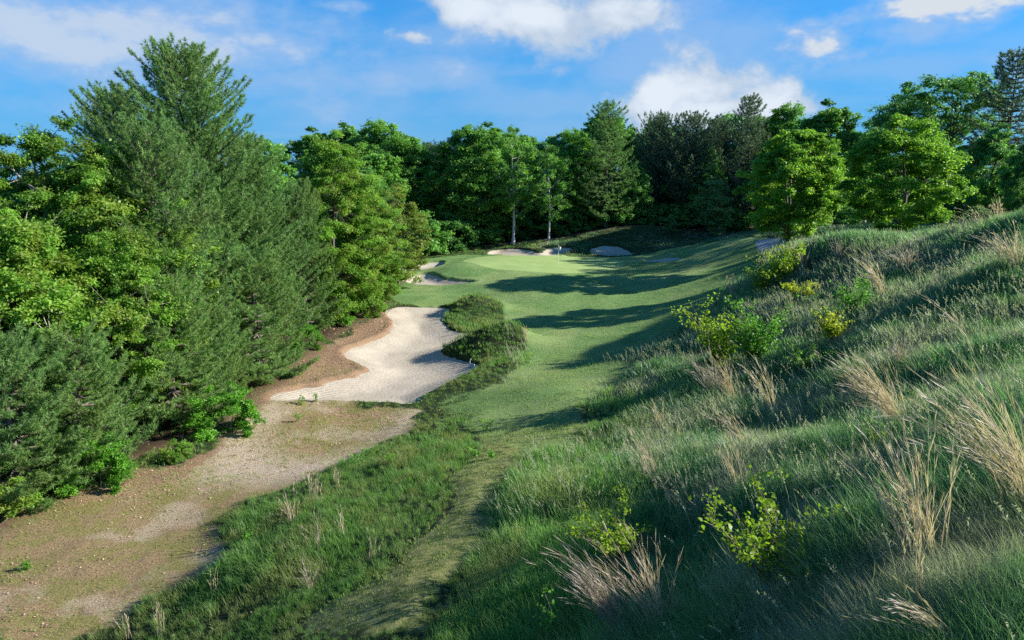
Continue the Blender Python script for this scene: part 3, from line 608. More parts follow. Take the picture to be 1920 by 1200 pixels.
# ------------------------------------------------------------------ grass
def project(P):
    x, y, z = P[..., 0], P[..., 1], P[..., 2] - CAMZ
    zc = y * math.cos(_p) - z * math.sin(_p); yc = y * math.sin(_p) + z * math.cos(_p)
    return 960 + F * x / np.maximum(zc, .1), 600 - F * yc / np.maximum(zc, .1), zc
def in_view(x, y, m=120, top=0.5):
    z = hz(x, y); u, v, c = project(np.stack([x, y, z + top], -1)); return (c > .5) & (u > -m) & (u < 1920 + m) & (v < 1200 + 2.2 * m) & (v > 300)
def jitter(x0, x1, y0, y1, s, rng):
    a, b = np.meshgrid(np.arange(x0, x1, s), np.arange(y0, y1, s), indexing='ij'); a = a.ravel() + rng.uniform(-.6, .6, a.size) * s; b = b.ravel() + rng.uniform(-.6, .6, b.size) * s
    k = in_view(a, b); return a[k], b[k]
def strip(bag, P, S, w, tint):
    """ribbons: P (n,k,3) centre lines, S (n,3) side direction, w (k,) half widths, last point is the tip"""
    n, k, _ = P.shape
    Lf = P[:, :-1] - S[:, None] * w[None, :-1, None]; Rt = P[:, :-1] + S[:, None] * w[None, :-1, None]
    V = np.concatenate([np.stack([Lf, Rt], 2).reshape(n, -1, 3), P[:, -1:]], 1); st = 2 * (k - 1) + 1; i = np.arange(n)[:, None] * st
    q = [i + np.array([[2 * j, 2 * j + 1, 2 * j + 3, 2 * j + 2]]) for j in range(k - 2)]
    e = 2 * (k - 2); bag.add(V.reshape(-1, 3), [np.concatenate(q)] * (k > 2) + [i + np.array([[e, e + 1, e + 2]])], np.repeat(tint, st))
def tuft(rng, n, r, h, w, lean=.35, spread=.5, wind=-.35, k=4, pale=0.0):
    b = Bag(); ro = rng.normal(size=(n, 2)) * r * .55; az = rng.random(n) * 6.283
    L = h * rng.uniform(.45, 1.1, n); d = np.stack([np.cos(az) * spread * rng.random(n) + wind * rng.uniform(.4, 1.3, n), np.sin(az) * spread * rng.random(n), np.ones(n)], -1)
    t = np.linspace(0, 1, k)[None, :, None]
    hor = d * [1, 1, 0]
    P = np.concatenate([ro, np.full((n, 1), -.03)], 1)[:, None] + L[:, None, None] * (t * [0, 0, 1.0] * (1 - .25 * t * np.linalg.norm(hor, axis=1)[:, None, None]) + hor[:, None] * (t ** 1.8) * (.5 + lean))
    S = unit(np.cross(d, rng.normal(size=(n, 3)))); ww = np.array([1, .85, .55, 0])[:k] if k == 4 else np.array([1, .7, 0])
    strip(b, P, S, ww * w * .5, rng.uniform(.1, .9, n)); return b
def seedhead(rng, n, h, w):
    b = Bag()
    for i in range(n):
        ro = rng.normal(size=2) * .14; L = h * rng.uniform(.75, 1.15); a = rng.random() * 6.28; hor = np.array([math.cos(a) * .2 - .28, math.sin(a) * .2, 0]) * rng.uniform(.6, 1.4)
        t = np.linspace(0, 1, 5)[:, None]; P = np.array([*ro, 0]) + L * (t * [0, 0, 1.0] + hor * t ** 2)
        strip(b, P[None], unit(rng.normal(size=(1, 3)) * [1, 1, .1]), np.array([1, 1, .9, .8, 0]) * w * .4, np.array([.7]))
        m = 16; tt = rng.uniform(.68, 1, m); c = np.stack([np.interp(tt, t[:, 0], P[:, j]) for j in range(3)], -1); dd = unit(rng.normal(size=(m, 3)) * .6 + [-.2, 0, 1.0])
        o = dd * (.05 * (1.15 - tt) / .4)[:, None]; leaves(b, c + o * .5, dd, unit(np.cross(dd, rng.normal(size=(m, 3)))), .035, w * 2.0, rng.uniform(.5, 1.1, m))
    return b
HIDE = []
def scatter(name, protos, mat, x, y, idx, scl, rng, label=None, tilt=.12, zoff=0.0, yaw=.9):
    me0 = bpy.data.meshes.new(name); n = len(x); me0.vertices.add(n); me0.vertices.foreach_set('co', np.stack([x, y, hz(x, y) + zoff], -1).astype(np.float32).ravel())
    rot = np.stack([rng.normal(size=n) * tilt, rng.normal(size=n) * tilt, rng.normal(size=n) * yaw], -1).astype(np.float32)
    a = me0.attributes.new('rot', 'FLOAT_VECTOR', 'POINT'); a.data.foreach_set('vector', rot.ravel())
    a = me0.attributes.new('scl', 'FLOAT', 'POINT'); a.data.foreach_set('value', np.asarray(scl, np.float32))
    a = me0.attributes.new('idx', 'INT', 'POINT'); a.data.foreach_set('value', np.asarray(idx, np.int32))
    o = link(name, me0); col = bpy.data.collections.new(name + '_kinds')
    for i, b in enumerate(protos):
        po = bpy.data.objects.new('%s_%02d' % (name, i), b.mesh(name, mat)); col.objects.link(po)
    g = bpy.data.node_groups.new(name, 'GeometryNodeTree')
    g.interface.new_socket('Geometry', in_out='INPUT', socket_type='NodeSocketGeometry'); g.interface.new_socket('Geometry', in_out='OUTPUT', socket_type='NodeSocketGeometry')
    gi = g.nodes.new('NodeGroupInput'); go = g.nodes.new('NodeGroupOutput'); ip = g.nodes.new('GeometryNodeInstanceOnPoints'); ci = g.nodes.new('GeometryNodeCollectionInfo')
    ci.inputs['Collection'].default_value = col; ci.inputs['Separate Children'].default_value = True; ci.inputs['Reset Children'].default_value = True
    def attr(nm, ty):
        q = g.nodes.new('GeometryNodeInputNamedAttribute'); q.data_type = ty; q.inputs['Name'].default_value = nm; return next(s for s in q.outputs if s.enabled and s.name == 'Attribute')
    L = g.links.new; L(gi.outputs[0], ip.inputs['Points']); L(ci.outputs[0], ip.inputs['Instance']); ip.inputs['Pick Instance'].default_value = True
    L(attr('idx', 'INT'), ip.inputs['Instance Index']); L(attr('rot', 'FLOAT_VECTOR'), ip.inputs['Rotation']); L(attr('scl', 'FLOAT'), ip.inputs['Scale']); L(ip.outputs[0], go.inputs[0])
    md = o.modifiers.new('grow', 'NODES'); md.node_group = g; tag(o, label, kind='stuff'); return o

rg = np.random.default_rng(77)
G_TALL = foliage_mat('tall_grass', (.070, .165, .075), (.18, .32, .155), .42, .35, .4, patch=(.37, .39, .29), pscale=.33, patch_amt=.95, plo=.45, phi=.62)
G_BANK = foliage_mat('bank_grass', (.080, .185, .045), (.20, .35, .09), .45, .3, .45, patch=(.27, .31, .11), pscale=.55, patch_amt=.8, plo=.44, phi=.60)
G_SUNLIT = foliage_mat('fresh_sunlit_grass', (.10, .225, .06), (.25, .42, .13), .45, .3, .45, patch=(.36, .38, .16), pscale=.5, patch_amt=.7, plo=.46, phi=.62)  # fresh green lifted brighter and yellower, sunlight on the slope painted into the blades
G_SHORT = foliage_mat('short_grass', (.19, .29, .075), (.35, .44, .13), .4, .2, .5, patch=(.36, .33, .12), pscale=.8, patch_amt=.8)
G_DRY = foliage_mat('dry_grass', (.34, .25, .18), (.68, .56, .44), .35, .3, .5, tcol=1.2)
G_DRYP = foliage_mat('old_dry_grass', (.24, .19, .16), (.50, .42, .36), .3, .3, .5, tcol=1.2)
G_SEED = foliage_mat('seed_heads', (.25, .28, .17), (.50, .50, .38), .4, .3, .5, tcol=1.2)
RINGS = [(3, 9, .10, 30, .50, .0065), (9, 16, .15, 30, .50, .011), (16, 28, .22, 30, .50, .018), (28, 45, .32, 30, .50, .03), (45, 70, .46, 28, .45, .045), (70, 108, .7, 26, .42, .065)]
XM = []; YM = []; IM = []; SM = []
protos = []; X = []; Y_ = []; I = []; S = []; XB = []; YB = []; IB = []; SB = []; XS = []; YS = []; IS = []; SS_ = []; XD = []; YD = []; ID = []; SD = []
for ri, (y0, y1, sp, n, h, w) in enumerate(RINGS):
    for v in range(3): protos.append(tuft(np.random.default_rng(100 + ri * 3 + v), n, sp * 1.05, h, w, wind=-.42, lean=.2 + .15 * v))
    d0 = 0 if ri == 0 else y0
    x, y = jitter(-20, 46, max(y0 - 1, 2.2), y1, sp, rg)
    rgh = (1 - hmask['turf'](x, y)) * (1 - hmask['dirt'](x, y)) * (1 - hmask['path'](x, y) * .86) * (h_bunk(x, y) < -.03)
    k = rg.random(len(x)) < rgh; x, y = x[k], y[k]
    sc_ = rg.uniform(.75, 1.2, len(x)) * (1 + .9 * fb(x, y, 3.2, 5)) * (.32 + .68 * smooth(rgh[k], .2, 1))
    sc_ *= 1 - .35 * smooth(y, 75, 95)
    left = x < np.interp(y, [0, 14, 20, 30, 45, 60], [-3.5, -1.2, -.6, -.3, .5, 1.5])
    mid = (~left) & (x + 1.5 * fb(x, y, 3, 51) + rg.normal(size=len(x)) * .5 < np.interp(y, [0, 12, 20, 30, 45], [-3, 1.8, 4.2, 5.5, 4.5])) 
    base_i = ri * 3 + rg.integers(0, 3, len(x))
    q = ~left & ~mid; X.append(x[q]); Y_.append(y[q]); I.append(base_i[q]); S.append(sc_[q]); XM.append(x[mid]); YM.append(y[mid]); IM.append(base_i[mid]); SM.append(sc_[mid] * .85)
    XB.append(x[left]); YB.append(y[left]); IB.append(base_i[left]); SB.append(sc_[left] * .6 * (1 - .35 * smooth(y[left], 30, 38) * (1 - smooth(y[left], 44, 48)) + .1 * smooth(y[left], 44, 48)))
    sp2 = sp * 1.1
    if y1 <= 70:
        x, y = jitter(-20, 20, max(y0 - 1, 2.2), y1, sp2, rg)
        pr = hmask['path'](x, y) * (1 - hmask['turf'](x, y)) * .95 + hmask['turf'](x, y) * (1 - hmask['green'](x, y)) * (.75 if y1 < 50 else .4)
        pr *= (h_bunk(x, y) < -.05)
        k = rg.random(len(x)) < pr; XS.append(x[k]); YS.append(y[k]); IS.append(ri + 0 * x[k].astype(int)); SS_.append(rg.uniform(.5, 1.2, k.sum()))
        x, y = jitter(-24, 6, max(y0 - 1, 2.2), min(y1, 50), sp2 * 1.15, rg)
        pr = hmask['dirt'](x, y) * (1 - hmask['wood'](x, y)) * smooth(fb(x, y, 2.6, 21) + .15 * vnoise(x, y, .5, 4), -.22, .2) * (h_bunk(x, y) < -.05)
        pr = np.maximum(pr, .8 * np.clip(4 * hmask['dirt'](x, y) * (1 - hmask['dirt'](x, y)), 0, 1) * (h_bunk(x, y) < -.05))
        k = rg.random(len(x)) < pr; XD.append(x[k]); YD.append(y[k]); ID.append(ri + 0 * x[k].astype(int)); SD.append(rg.uniform(.4, 1.2, k.sum()))
cc = np.concatenate
print('tufts', sum(map(len, X)), sum(map(len, XB)), sum(map(len, XS)), sum(map(len, XD)))
scatter('tall_grass', protos, G_TALL, cc(X), cc(Y_), cc(I), cc(S), rg, 'tall blue-green grass leaning left all over the dunes')
scatter('slope_grass', protos, G_SUNLIT, cc(XM), cc(YM), cc(IM), cc(SM), rg, 'fresh sunlit green grass between the footpath and the dunes')
scatter('bank_grass', protos, G_BANK, cc(XB), cc(YB), cc(IB), cc(SB), rg, 'mid-height green grass on the bank beside the sandy meadow')
sp_ = [tuft(np.random.default_rng(200 + i), 16, r[2] * 1.1, .075 + .01 * i, r[5] * 1.0, wind=-.1, spread=.9, k=3) for i, r in enumerate(RINGS[:5])]
scatter('short_grass', sp_, G_SHORT, cc(XS), cc(YS), cc(IS), cc(SS_), rg, 'short yellow-green grass of the footpath and the fairway')
sp_ = [tuft(np.random.default_rng(220 + i), 11, r[2] * .7, .15, r[5] * .8, wind=-.1, spread=1.0, k=3) for i, r in enumerate(RINGS[:5])]
scatter('meadow_grass', sp_, G_SHORT, cc(XD), cc(YD), cc(ID), cc(SD), rg, 'sparse low grass on the dry meadow')
# seed heads above the tall grass
sh = [seedhead(np.random.default_rng(300 + i), 3, .72, .0045 + .004 * (i // 2)) for i in range(6)]
x, y = jitter(-3, 34, 3, 48, .55, rg); k = (rg.random(len(x)) < (1 - hmask['turf'](x, y)) * (1 - hmask['dirt'](x, y)) * (1 - hmask['path'](x, y)) * smooth(fb(x, y, 4, 31), -.25, .1)) & (x > -.5)
x, y = x[k], y[k]; scatter('seeding_grass', sh, G_SEED, x, y, np.clip((y > 11).astype(int) * 2 + (y > 22) * 2, 0, 4) + rg.integers(0, 2, len(x)), rg.uniform(.8, 1.15, len(x)), rg, 'pale seed heads standing above the tall grass', yaw=.6)

# fallen leaves and needles on the meadow
def litter(name, zone, n, x0, x1, y0, y1, size, mat, label, seed):
    r = np.random.default_rng(seed); x = r.uniform(x0, x1, n); y = r.uniform(y0, y1, n); k = in_view(x, y) & (r.random(n) < zone(x, y)) & (h_bunk(x, y) < -.05); x, y = x[k], y[k]; m = len(x)
    b = Bag(); nrm = unit(np.array([0, 0, 1.0]) + r.normal(size=(m, 3)) * .45); A = unit(np.cross(nrm, r.normal(size=(m, 3)))); l = size * r.uniform(.6, 1.3, m) * (.6 + y / 70)
    leaves(b, np.stack([x, y, hz(x, y) + .015 + r.random(m) * .02], -1), A, np.cross(nrm, A), l, l * .55, r.random(m)); tag(link(name, b.mesh(name, mat)), label, kind='stuff')
G_LIT = foliage_mat('fallen_leaves', (.17, .09, .05), (.56, .41, .27), 0, .2, .8)
litter('leaf_litter', lambda x, y: hmask['dirt'](x, y) * (1 - .6 * hmask['wood'](x, y)) * (.15 + .85 * smooth(fb(x, y, 3, 41), -.15, .3)), 60000, -22, 3, 9, 62, .075, G_LIT, 'brown fallen leaves scattered over the meadow and the needle bed', 5)

G_STK = foliage_mat('dead_twigs', (.10, .075, .055), (.30, .24, .19), 0, .2, .8)
r = np.random.default_rng(9); b = Bag(); x = r.uniform(-24, 2, 5200); y = r.uniform(12, 60, 5200); k = (r.random(5200) < hmask['dirt'](x, y) * (.25 + .75 * smooth(hmask['wood'](x, y), 0, .5))) & (h_bunk(x, y) < -.1); x, y = x[k], y[k]; m = len(x)
A = unit(np.stack([r.normal(size=m), r.normal(size=m), r.normal(size=m) * .1], -1)); l = r.uniform(.12, .5, m)
leaves(b, np.stack([x, y, hz(x, y) + .02], -1), A, unit(np.cross(A, r.normal(size=(m, 3)) * .3 + [0, 0, 1.0])), l, .016, r.random(m)); tag(link('twig_litter', b.mesh('twig_litter', G_STK)), 'thin dead twigs lying on the meadow and the needle bed', kind='stuff')
# ------------------------------------------------------------------ countable plants
def broomsedge(rng, n, H, lean, fan=.28, w=.007, plume=True, root=.09, curl=1.0):
    b = Bag(); a = rng.normal(size=(n, 2)); L = H * rng.uniform(.55, 1.05, n)
    hor = np.stack([-lean * rng.uniform(.75, 1.2, n) + a[:, 0] * fan, a[:, 1] * fan, np.zeros(n)], -1)
    k = 7; t = np.linspace(0, 1, k)[None, :, None]; ro = np.concatenate([rng.normal(size=(n, 2)) * root, np.full((n, 1), -.04)], 1)
    hn = np.linalg.norm(hor, axis=1)[:, None, None]
    P = ro[:, None] + L[:, None, None] * (np.array([0, 0, 1.0]) * (t - .32 * curl * hn * t ** 2.2) + hor[:, None] * (t * .35 + .65 * t ** 1.9))
    P += rng.normal(size=(n, 1, 3)) * .012 * t + np.cumsum(rng.normal(size=(n, k, 3)) * .006, 1)
    S = unit(np.cross(hor + [0, 0, 1.0], rng.normal(size=(n, 3)))); ww = np.array([.8, .9, 1, .9, .8, .5, 0]) * w * .5
    strip(b, P, S, ww, rng.uniform(0, 1, n))
    if plume:   # side blades and fluffy tufts held close to the stem
        m = 9; T = rng.uniform(.3, .98, (n, m)); kk = T * (k - 1); i0 = kk.astype(int).clip(0, k - 2); fr = (kk - i0)[..., None]; r = np.arange(n)[:, None]
        C = P[r, i0] * (1 - fr) + P[r, i0 + 1] * fr; D = unit(unit(P[r, i0 + 1] - P[r, i0]) + rng.normal(size=(n, m, 3)) * .13)
        C = C.reshape(-1, 3); D = D.reshape(-1, 3); l = rng.uniform(.06, .17, len(C)) * H; sd = unit(np.cross(D, rng.normal(size=D.shape)))
        leaves(b, C + D * l[:, None] * .5, D, sd, l, w * 1.25, rng.uniform(.3, 1.1, len(C)))
    return b
def clump(u, v, hpx, lean, n, label, mat=G_DRY, name='dry_grass_clump', seed=None, fan=.28, w=None, H=None, curl=1.0, plume=True):
    p = hit(u, v, hz); z = float(hz(*p)); dist = math.hypot(p[1], z - CAMZ, p[0]); lean = lean * .68; fan = fan * .75; hgt = H or hpx / F * dist * 1.08 / (1 - .3 * abs(lean))
    rng = np.random.default_rng(seed or int(u * 7 + v)); n = max(6, int(n * (.6 if u > 720 else .45))); w = w or max(.007, dist * .00042)
    b = broomsedge(rng, n, hgt, lean, fan, w, plume, root=min(.1, .07 * hgt), curl=curl)
    o = link(name, b.mesh(name, mat), None, (p[0], p[1], z)); tag(o, label, 'grass clump', 'dry grass clumps'); return o
CL = [(1240,1200,185,.62,85,'big straw-coloured grass clump at the bottom beside the purplish fan',G_DRY,.30),
 (1165,1198,150,.75,150,'dense purplish-grey grass fan at the bottom edge of the photo',G_DRYP,.16),
 (1735,1085,225,.38,95,'tall golden grass clump in front of the dark hollow, forked on top',G_DRY,.22),
 (1712,1165,150,.10,14,'thin upright golden stalk cluster just below the forked clump',G_DRY,.05),
 (1935,985,215,.95,130,'largest windswept grass clump, cut by the right edge, swept far to the left',G_DRY,.22),
 (1685,815,130,1.0,150,'arching pale grass clump draped to the left in the middle of the dune',G_DRY,.16),
 (1690,700,60,.35,70,'small pinkish-brown grass clump above the arching pale one',G_DRYP,.3),
 (1375,765,95,.65,60,'grass clump just under the leafy bush, leaning left',G_DRY,.22),
 (1340,755,90,.45,40,'wispy grass clump left of the one under the leafy bush',G_DRYP,.25),
 (1452,790,110,.55,34,'loose grass clump right of the ones under the leafy bush',G_DRY,.15),
 (1400,850,85,.9,38,'grass clump bent over in a hook, mid slope',G_DRY,.18),
 (1388,935,120,.42,32,'narrow upright grass clump below the hooked one',G_DRY,.14),
 (1240,815,65,.35,28,'small grass clump highest on the left part of the shaded slope',G_DRY,.2),
 (1272,840,55,.15,10,'tiny upright grass sprig beside the small high clump',G_DRY,.1),
 (1225,905,95,.5,42,'grass clump above the trailing one at the left of the shaded slope',G_DRY,.2),
 (1278,965,90,.8,26,'trailing thin grass clump lying down the slope',G_DRYP,.15),
 (1660,570,80,.85,50,'grass clump arching over the leafy sapling on the dune crest',G_DRY,.2),
 (1700,510,45,.3,90,'broad brownish patch of grass near the dune crest',G_DRYP,.5),
 (1572,490,40,.2,45,'tan tuft in the hollow of the dune crest',G_DRYP,.35),
 (1505,510,50,.5,24,'pair of pale stems beside the crest bush',G_DRY,.2),
 (1480,590,40,.2,14,'thin tan tuft between the crest bushes',G_DRY,.15),
 (1375,560,45,.3,30,'tan tuft at the lower edge of the crest bushes by the fairway',G_DRY,.25),
 (1835,690,125,.95,9,'few long lone stems leaning left across the sunlit band',G_DRY,.08),
 (1905,505,60,.65,70,'grass clump on the near crest at the right edge',G_DRY,.3),
 (1880,500,50,.8,40,'grass clump left of the one on the near crest',G_DRYP,.25),
 (1790,1230,90,1.3,40,'low swept grass clump at the bottom right corner',G_DRY,.2),
 (985,640,30,.08,26,'tan upright tuft on the mound by the large bunker',G_DRY,.12),
 (590,945,65,.12,36,'tallest pale tuft on the bank above the meadow',G_DRY,.22),
 (637,915,55,.08,24,'pale upright tuft right of the tallest one on the bank',G_DRY,.16),
 (548,985,60,.2,36,'pale tuft left of the tallest one on the bank',G_DRY,.25),
 (600,1040,80,.15,26,'thin pale stems in the dark hollow of the bank',G_DRYP,.25),
 (645,1010,50,.2,20,'sparse pale tuft on the upper bank',G_DRY,.25),
 (700,1055,70,-.12,12,'few golden stems beside the footpath',G_DRY,.12),
 (583,1110,60,.1,50,'pale grey-green spray of old grass near the foot of the bank',G_DRYP,.4),
 (400,1120,60,.1,14,'thin pale stems at the meadow edge',G_DRY,.2),
 (300,1195,60,.05,20,'pale tuft at the bottom edge on the meadow side',G_DRY,.15),
 (238,1198,45,.1,16,'small pale tuft at the bottom left',G_DRY,.15)]
for (u, v, h, ln, n, lab, m, fan) in CL: clump(u, v, h, ln, n, lab, m, fan=fan)
ORD = 'lowest second third fourth fifth sixth seventh eighth ninth tenth topmost'.split()
ridge = [(1787,452,24),(1800,446,26),(1813,440,30),(1826,434,28),(1840,427,34),(1853,421,30),(1868,414,36),(1880,408,38),(1893,400,36),(1905,394,40),(1918,388,42)]
for i, (u, v, h) in enumerate(ridge): clump(u, v, h, .55, 26, ORD[i] + ' tan plume up the grassy skyline at the right edge', G_DRYP if u % 2 else G_DRY, fan=.35)

M_TWIG = bark_mat('twig_bark', (.09, .06, .05), (.26, .20, .17), 20)
def sapling(rng, H, n_st, n_lf, leaf, spread=.5, lean=-.1, bare=.25, side=5):
    T = Bag(); C = Bag(); P_ = []; 
    for i in range(n_st):
        az = rng.random() * 6.28; L = H * rng.uniform(.55, 1.05); sp = spread * rng.uniform(.3, 1.2); t = np.linspace(0, 1, 8)[:, None]
        hor = np.array([math.cos(az) * sp + lean, math.sin(az) * sp, 0]); q = L * (t * [0, 0, 1.0] * (1 - .2 * t) + hor * t ** 1.3) + np.cumsum(rng.normal(size=(8, 3)) * .012 * H, 0)
        q -= q[0] + [0, 0, .04]; tube(T, q, np.linspace(.010, .003, 8) * H ** .5 * 1.1, 4); P_.append(q[2:])
        for s in range(side):
            k = rng.uniform(bare * 7, 6.8); i0 = int(k); p0 = q[i0] + (q[min(7, i0 + 1)] - q[i0]) * (k - i0); d = unit(np.array([*rng.normal(size=2), .55])); l = H * rng.uniform(.1, .3)
            b = p0 + d * (np.linspace(0, 1, 5) * l)[:, None] + rng.normal(size=(5, 3)) * .008 * H; b[0] = p0; tube(T, b, np.linspace(.004, .002, 5) * H ** .5, 3); P_.append(b[1:])
    A_ = np.concatenate(P_); c = A_[rng.integers(0, len(A_), n_lf)] + rng.normal(size=(n_lf, 3)) * leaf * .55
    nrm = unit(np.array([.2, -.1, .8]) + rng.normal(size=(n_lf, 3)) * .6); Aa = unit(np.cross(nrm, rng.normal(size=(n_lf, 3))) + [0, 0, -.2]); Bb = unit(np.cross(nrm, Aa))
    l = leaf * rng.uniform(.6, 1.25, n_lf); leaves(C, c, Aa, Bb, l, l * .68, np.clip(.35 + .5 * c[:, 2] / H + rng.normal(size=n_lf) * .2, 0, 1.3)); return T, C
def bush(name, u, v, hpx, label, cat, leafm, n_st=6, n_lf=500, leaf=.06, spread=.5, lean=-.1, group=None, side=5, seed=None):
    p = hit(u, v, hz); z = float(hz(*p)); dist = math.hypot(p[0], p[1], z - CAMZ); H = hpx / F * dist
    T, C = sapling(np.random.default_rng(seed or int(u + v * 3)), H, n_st, n_lf, leaf, spread, lean, side=side)
    e = empty(name, (p[0], p[1], z)); link('stem', T.mesh('stem', M_TWIG), e); link('leaves', C.mesh('leaves', leafm), e); tag(e, label, cat, group)
M_RED = foliage_mat('young_leaves', (.16, .26, .02), (.42, .44, .05), .45)
bush('sapling', 1450, 1130, 225, 'bright yellow-green leafy sapling in the dark hollow at the bottom', 'sapling', M_RUST, 13, 1500, .08, .62, -.14, seed=3)
bush('sapling', 1165, 1055, 130, 'spreading green sapling above the straw clump at the bottom', 'sapling', M_RUST, 12, 1300, .08, .9, -.35, seed=5)
bush('sapling', 1045, 1215, 100, 'small leafy sprout cut by the bottom edge left of the purplish fan', 'sapling', M_SHRUB, 4, 170, .07, .45, -.1, seed=8)
bush('sapling', 1650, 850, 60, 'small leafy sprout at the foot of the arching pale clump', 'sapling', M_RUST, 5, 130, .06, .7, -.1, seed=8)
bush('bush', 1350, 705, 165, 'large leafy bush by the fairway edge with a yellowish top', 'bush', M_RUST, 16, 2400, .13, .40, -.05, 'bushes on the dune')
bush('bush', 1410, 695, 160, 'green bush right behind the large one with the yellowish top', 'bush', M_SHRUB, 16, 2400, .13, .45, .05, 'bushes on the dune')
bush('bush', 1432, 552, 76, 'yellow-green bush on the left of the crest pair', 'bush', M_RUST, 12, 1300, .15, .6, 0, 'bushes on the dune')
bush('bush', 1468, 530, 80, 'yellow-green bush highest on the crest below the round maple', 'bush', M_RUST, 12, 1500, .15, .65, 0, 'bushes on the dune')
bush('bush', 1500, 565, 40, 'low bush with reddish-yellow tips just below the crest pair', 'bush', M_RED, 12, 1100, .14, .9, .1, 'bushes on the dune')
bush('bush', 1600, 590, 80, 'thin airy bush mixed with tan grass on the dune', 'bush', M_SHRUB, 12, 900, .12, .6, -.1, 'bushes on the dune')
bush('bush', 1560, 650, 78, 'compact yellow bush in the middle of the dune', 'bush', M_RED, 12, 1300, .12, .42, 0, 'bushes on the dune')
bush('bush', 1510, 700, 60, 'dark green low bush beside the compact yellow one', 'bush', M_OAK, 10, 900, .09, 1.0, 0, 'bushes on the dune')
for (u, v, h, lab) in ((912,808,26,'small upright weed on the footpath, the one farthest away'),(893,858,30,'small upright weed on the left of the footpath'),(922,862,24,'small upright weed on the right of the footpath, lower of the three'),
  (566,760,22,'green sprout left of its taller twin at the bunker front edge'),(594,755,24,'tallest green sprout at the bunker front edge'),(560,790,18,'green sprout lowest in front of the bunker'),
  (672,872,36,'dark leafy weed on the bare sand beside the bank'),(735,868,20,'weed on the bank just right of the dark leafy one'),(50,1068,24,'leafy weed in the meadow at the left edge'),(458,1020,34,'leafy weed patch where the bank meets the meadow'),
  (500,1062,26,'bright weed at the foot of the dark bank'),(865,660,14,'weed on the tip of the mound in the large bunker')):
    bush('weed', u, v, h, lab, 'weed', M_SHRUB, 4, 90, .085, .5, 0, 'weeds', 2)

def dead_branch(pts, w, label):     # pts: (u, v) of the foot and heights along the way
    (u0, v0), rest = pts[0], pts[1:]; p = hit(u0, v0, hz); z = float(hz(*p)); Yd = p[1]
    P = [np.array([0, 0, -.05])] + [atY(u, v, Yd) - [p[0], p[1], z] + [0, dy, 0] for u, v, dy in rest]
    t = np.linspace(0, len(P) - 1, 4 * len(P)); P = np.array(P); Q = np.stack([np.interp(t, range(len(P)), P[:, i]) for i in range(3)], -1); Q[1:-1] = (Q[:-2] + Q[1:-1] * 2 + Q[2:]) / 4
    b = Bag(); tube(b, Q, np.linspace(w, w * .3, len(Q)), 5); r = np.random.default_rng(int(u0))
    for i in range(5, len(Q) - 2, 3):
        d = unit(r.normal(size=3) * [1, .5, .6] + [0, 0, .3]); tube(b, [Q[i], Q[i] + d * .08, Q[i] + d * .16 + [0, 0, .02]], [w * .5, w * .35, w * .15], 3)
    o = link('dead_branch', b.mesh('dead_branch', M_BARKM, True), None, (p[0], p[1], z)); tag(o, label, 'branch')
dead_branch([(1490, 1010), (1505, 945, .05), (1535, 922, .1), (1572, 915, .1), (1600, 920, .1)], .007, 'bare arching twig rising behind the bright yellow-green sapling')
dead_branch([(1652, 850), (1648, 800, 0), (1646, 750, .05), (1655, 705, .05)], .011, 'bare dark upright stick beside the arching pale grass clump')
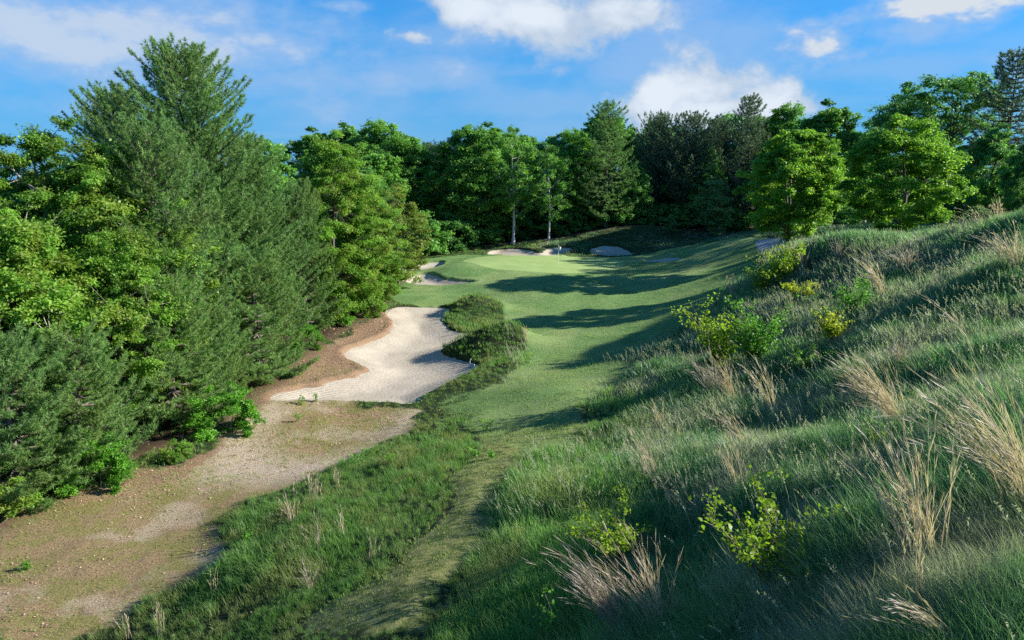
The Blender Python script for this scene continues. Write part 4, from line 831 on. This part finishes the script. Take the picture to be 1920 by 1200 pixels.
# ------------------------------------------------------------------ flagstick and pale grass stems
def paint(name, c, r=.5):
    m, t, out = newmat(name); p = N(t, 'ShaderNodeBsdfPrincipled'); p.inputs['Base Color'].default_value = (*c, 1); p.inputs['Roughness'].default_value = r
    n = NOISE(t, N(t, 'ShaderNodeTexCoord').outputs['Object'], 20, 3); t.links.new(MIXC(t, M2(t, 'MULTIPLY', n, .4), c, tuple(q * .7 for q in c)), p.inputs['Base Color']); t.links.new(p.outputs[0], out.inputs[0]); return m
M_WHITE = paint('white_paint', (.82, .82, .80)); M_CLOTH = paint('flag_cloth', (.8, .82, .85), .8); M_DARK = paint('cup_dark', (.03, .03, .03))
p = hit(1047, 495, hz); z = float(hz(*p)); e = empty('golf_flag', (p[0], p[1], z)); tag(e, 'white golf flag on a thin white pole in the middle of the green', 'flag')
b = Bag(); tube(b, [[0, 0, -.1], [0, 0, 1.1], [-.02, 0, 2.3]], [.022, .02, .018], 8); link('pole', b.mesh('pole', M_WHITE, True), e)
b = Bag(); gx, gz = np.meshgrid(np.linspace(0, 1, 12), np.linspace(0, 1, 10), indexing='ij')
fx = .02 + gx * .27 * (1 - .45 * (1 - gz)) ; fz = 2.28 - (1 - gz) * .38 - gx * .30; fy = .05 * np.sin(gx * 7) * gx + .04 * np.sin(gx * 4 + gz * 3)
V = np.stack([fx, fy, fz], -1).reshape(-1, 3); ii = np.arange(120).reshape(12, 10); q = np.stack([ii[:-1, :-1], ii[1:, :-1], ii[1:, 1:], ii[:-1, 1:]], -1).reshape(-1, 4)
b.add(V, [q]); b.add(V + [0, .008, 0], [q[:, ::-1]]); link('cloth', b.mesh('cloth', M_CLOTH, True), e)
b = Bag(); th = np.linspace(0, 2 * np.pi, 20, endpoint=False); tube(b, [[0, 0, .004], [0, 0, -.08]], [.055, .055], 20); link('cup', b.mesh('cup', M_WHITE, True), e)
for (u, v, lab) in ((881, 679, 'short pale dry grass stem with a curled top standing in the sand'), (889, 686, 'shorter straight dry grass stem in the sand beside the curled one')):  # pale marks taken for dry grass, modelled as white upright stems
    p = hit(u, v, hzb); z = float(hzb(*p)) - .5; b = Bag(); c = 1 if u == 881 else 0
    tube(b, [[0, 0, -.1], [0, 0, .35], [.02, 0, .62 - .1 * (1 - c)], [.06 * c, 0, .72 - .15 * (1 - c)], [.12 * c, 0, .69 - .1 * (1 - c)]], [.03, .028, .028, .03, .02], 6); tag(link('sand_stake', b.mesh('sand_stake', M_WHITE, True), None, (p[0], p[1], z)), lab, 'stake')
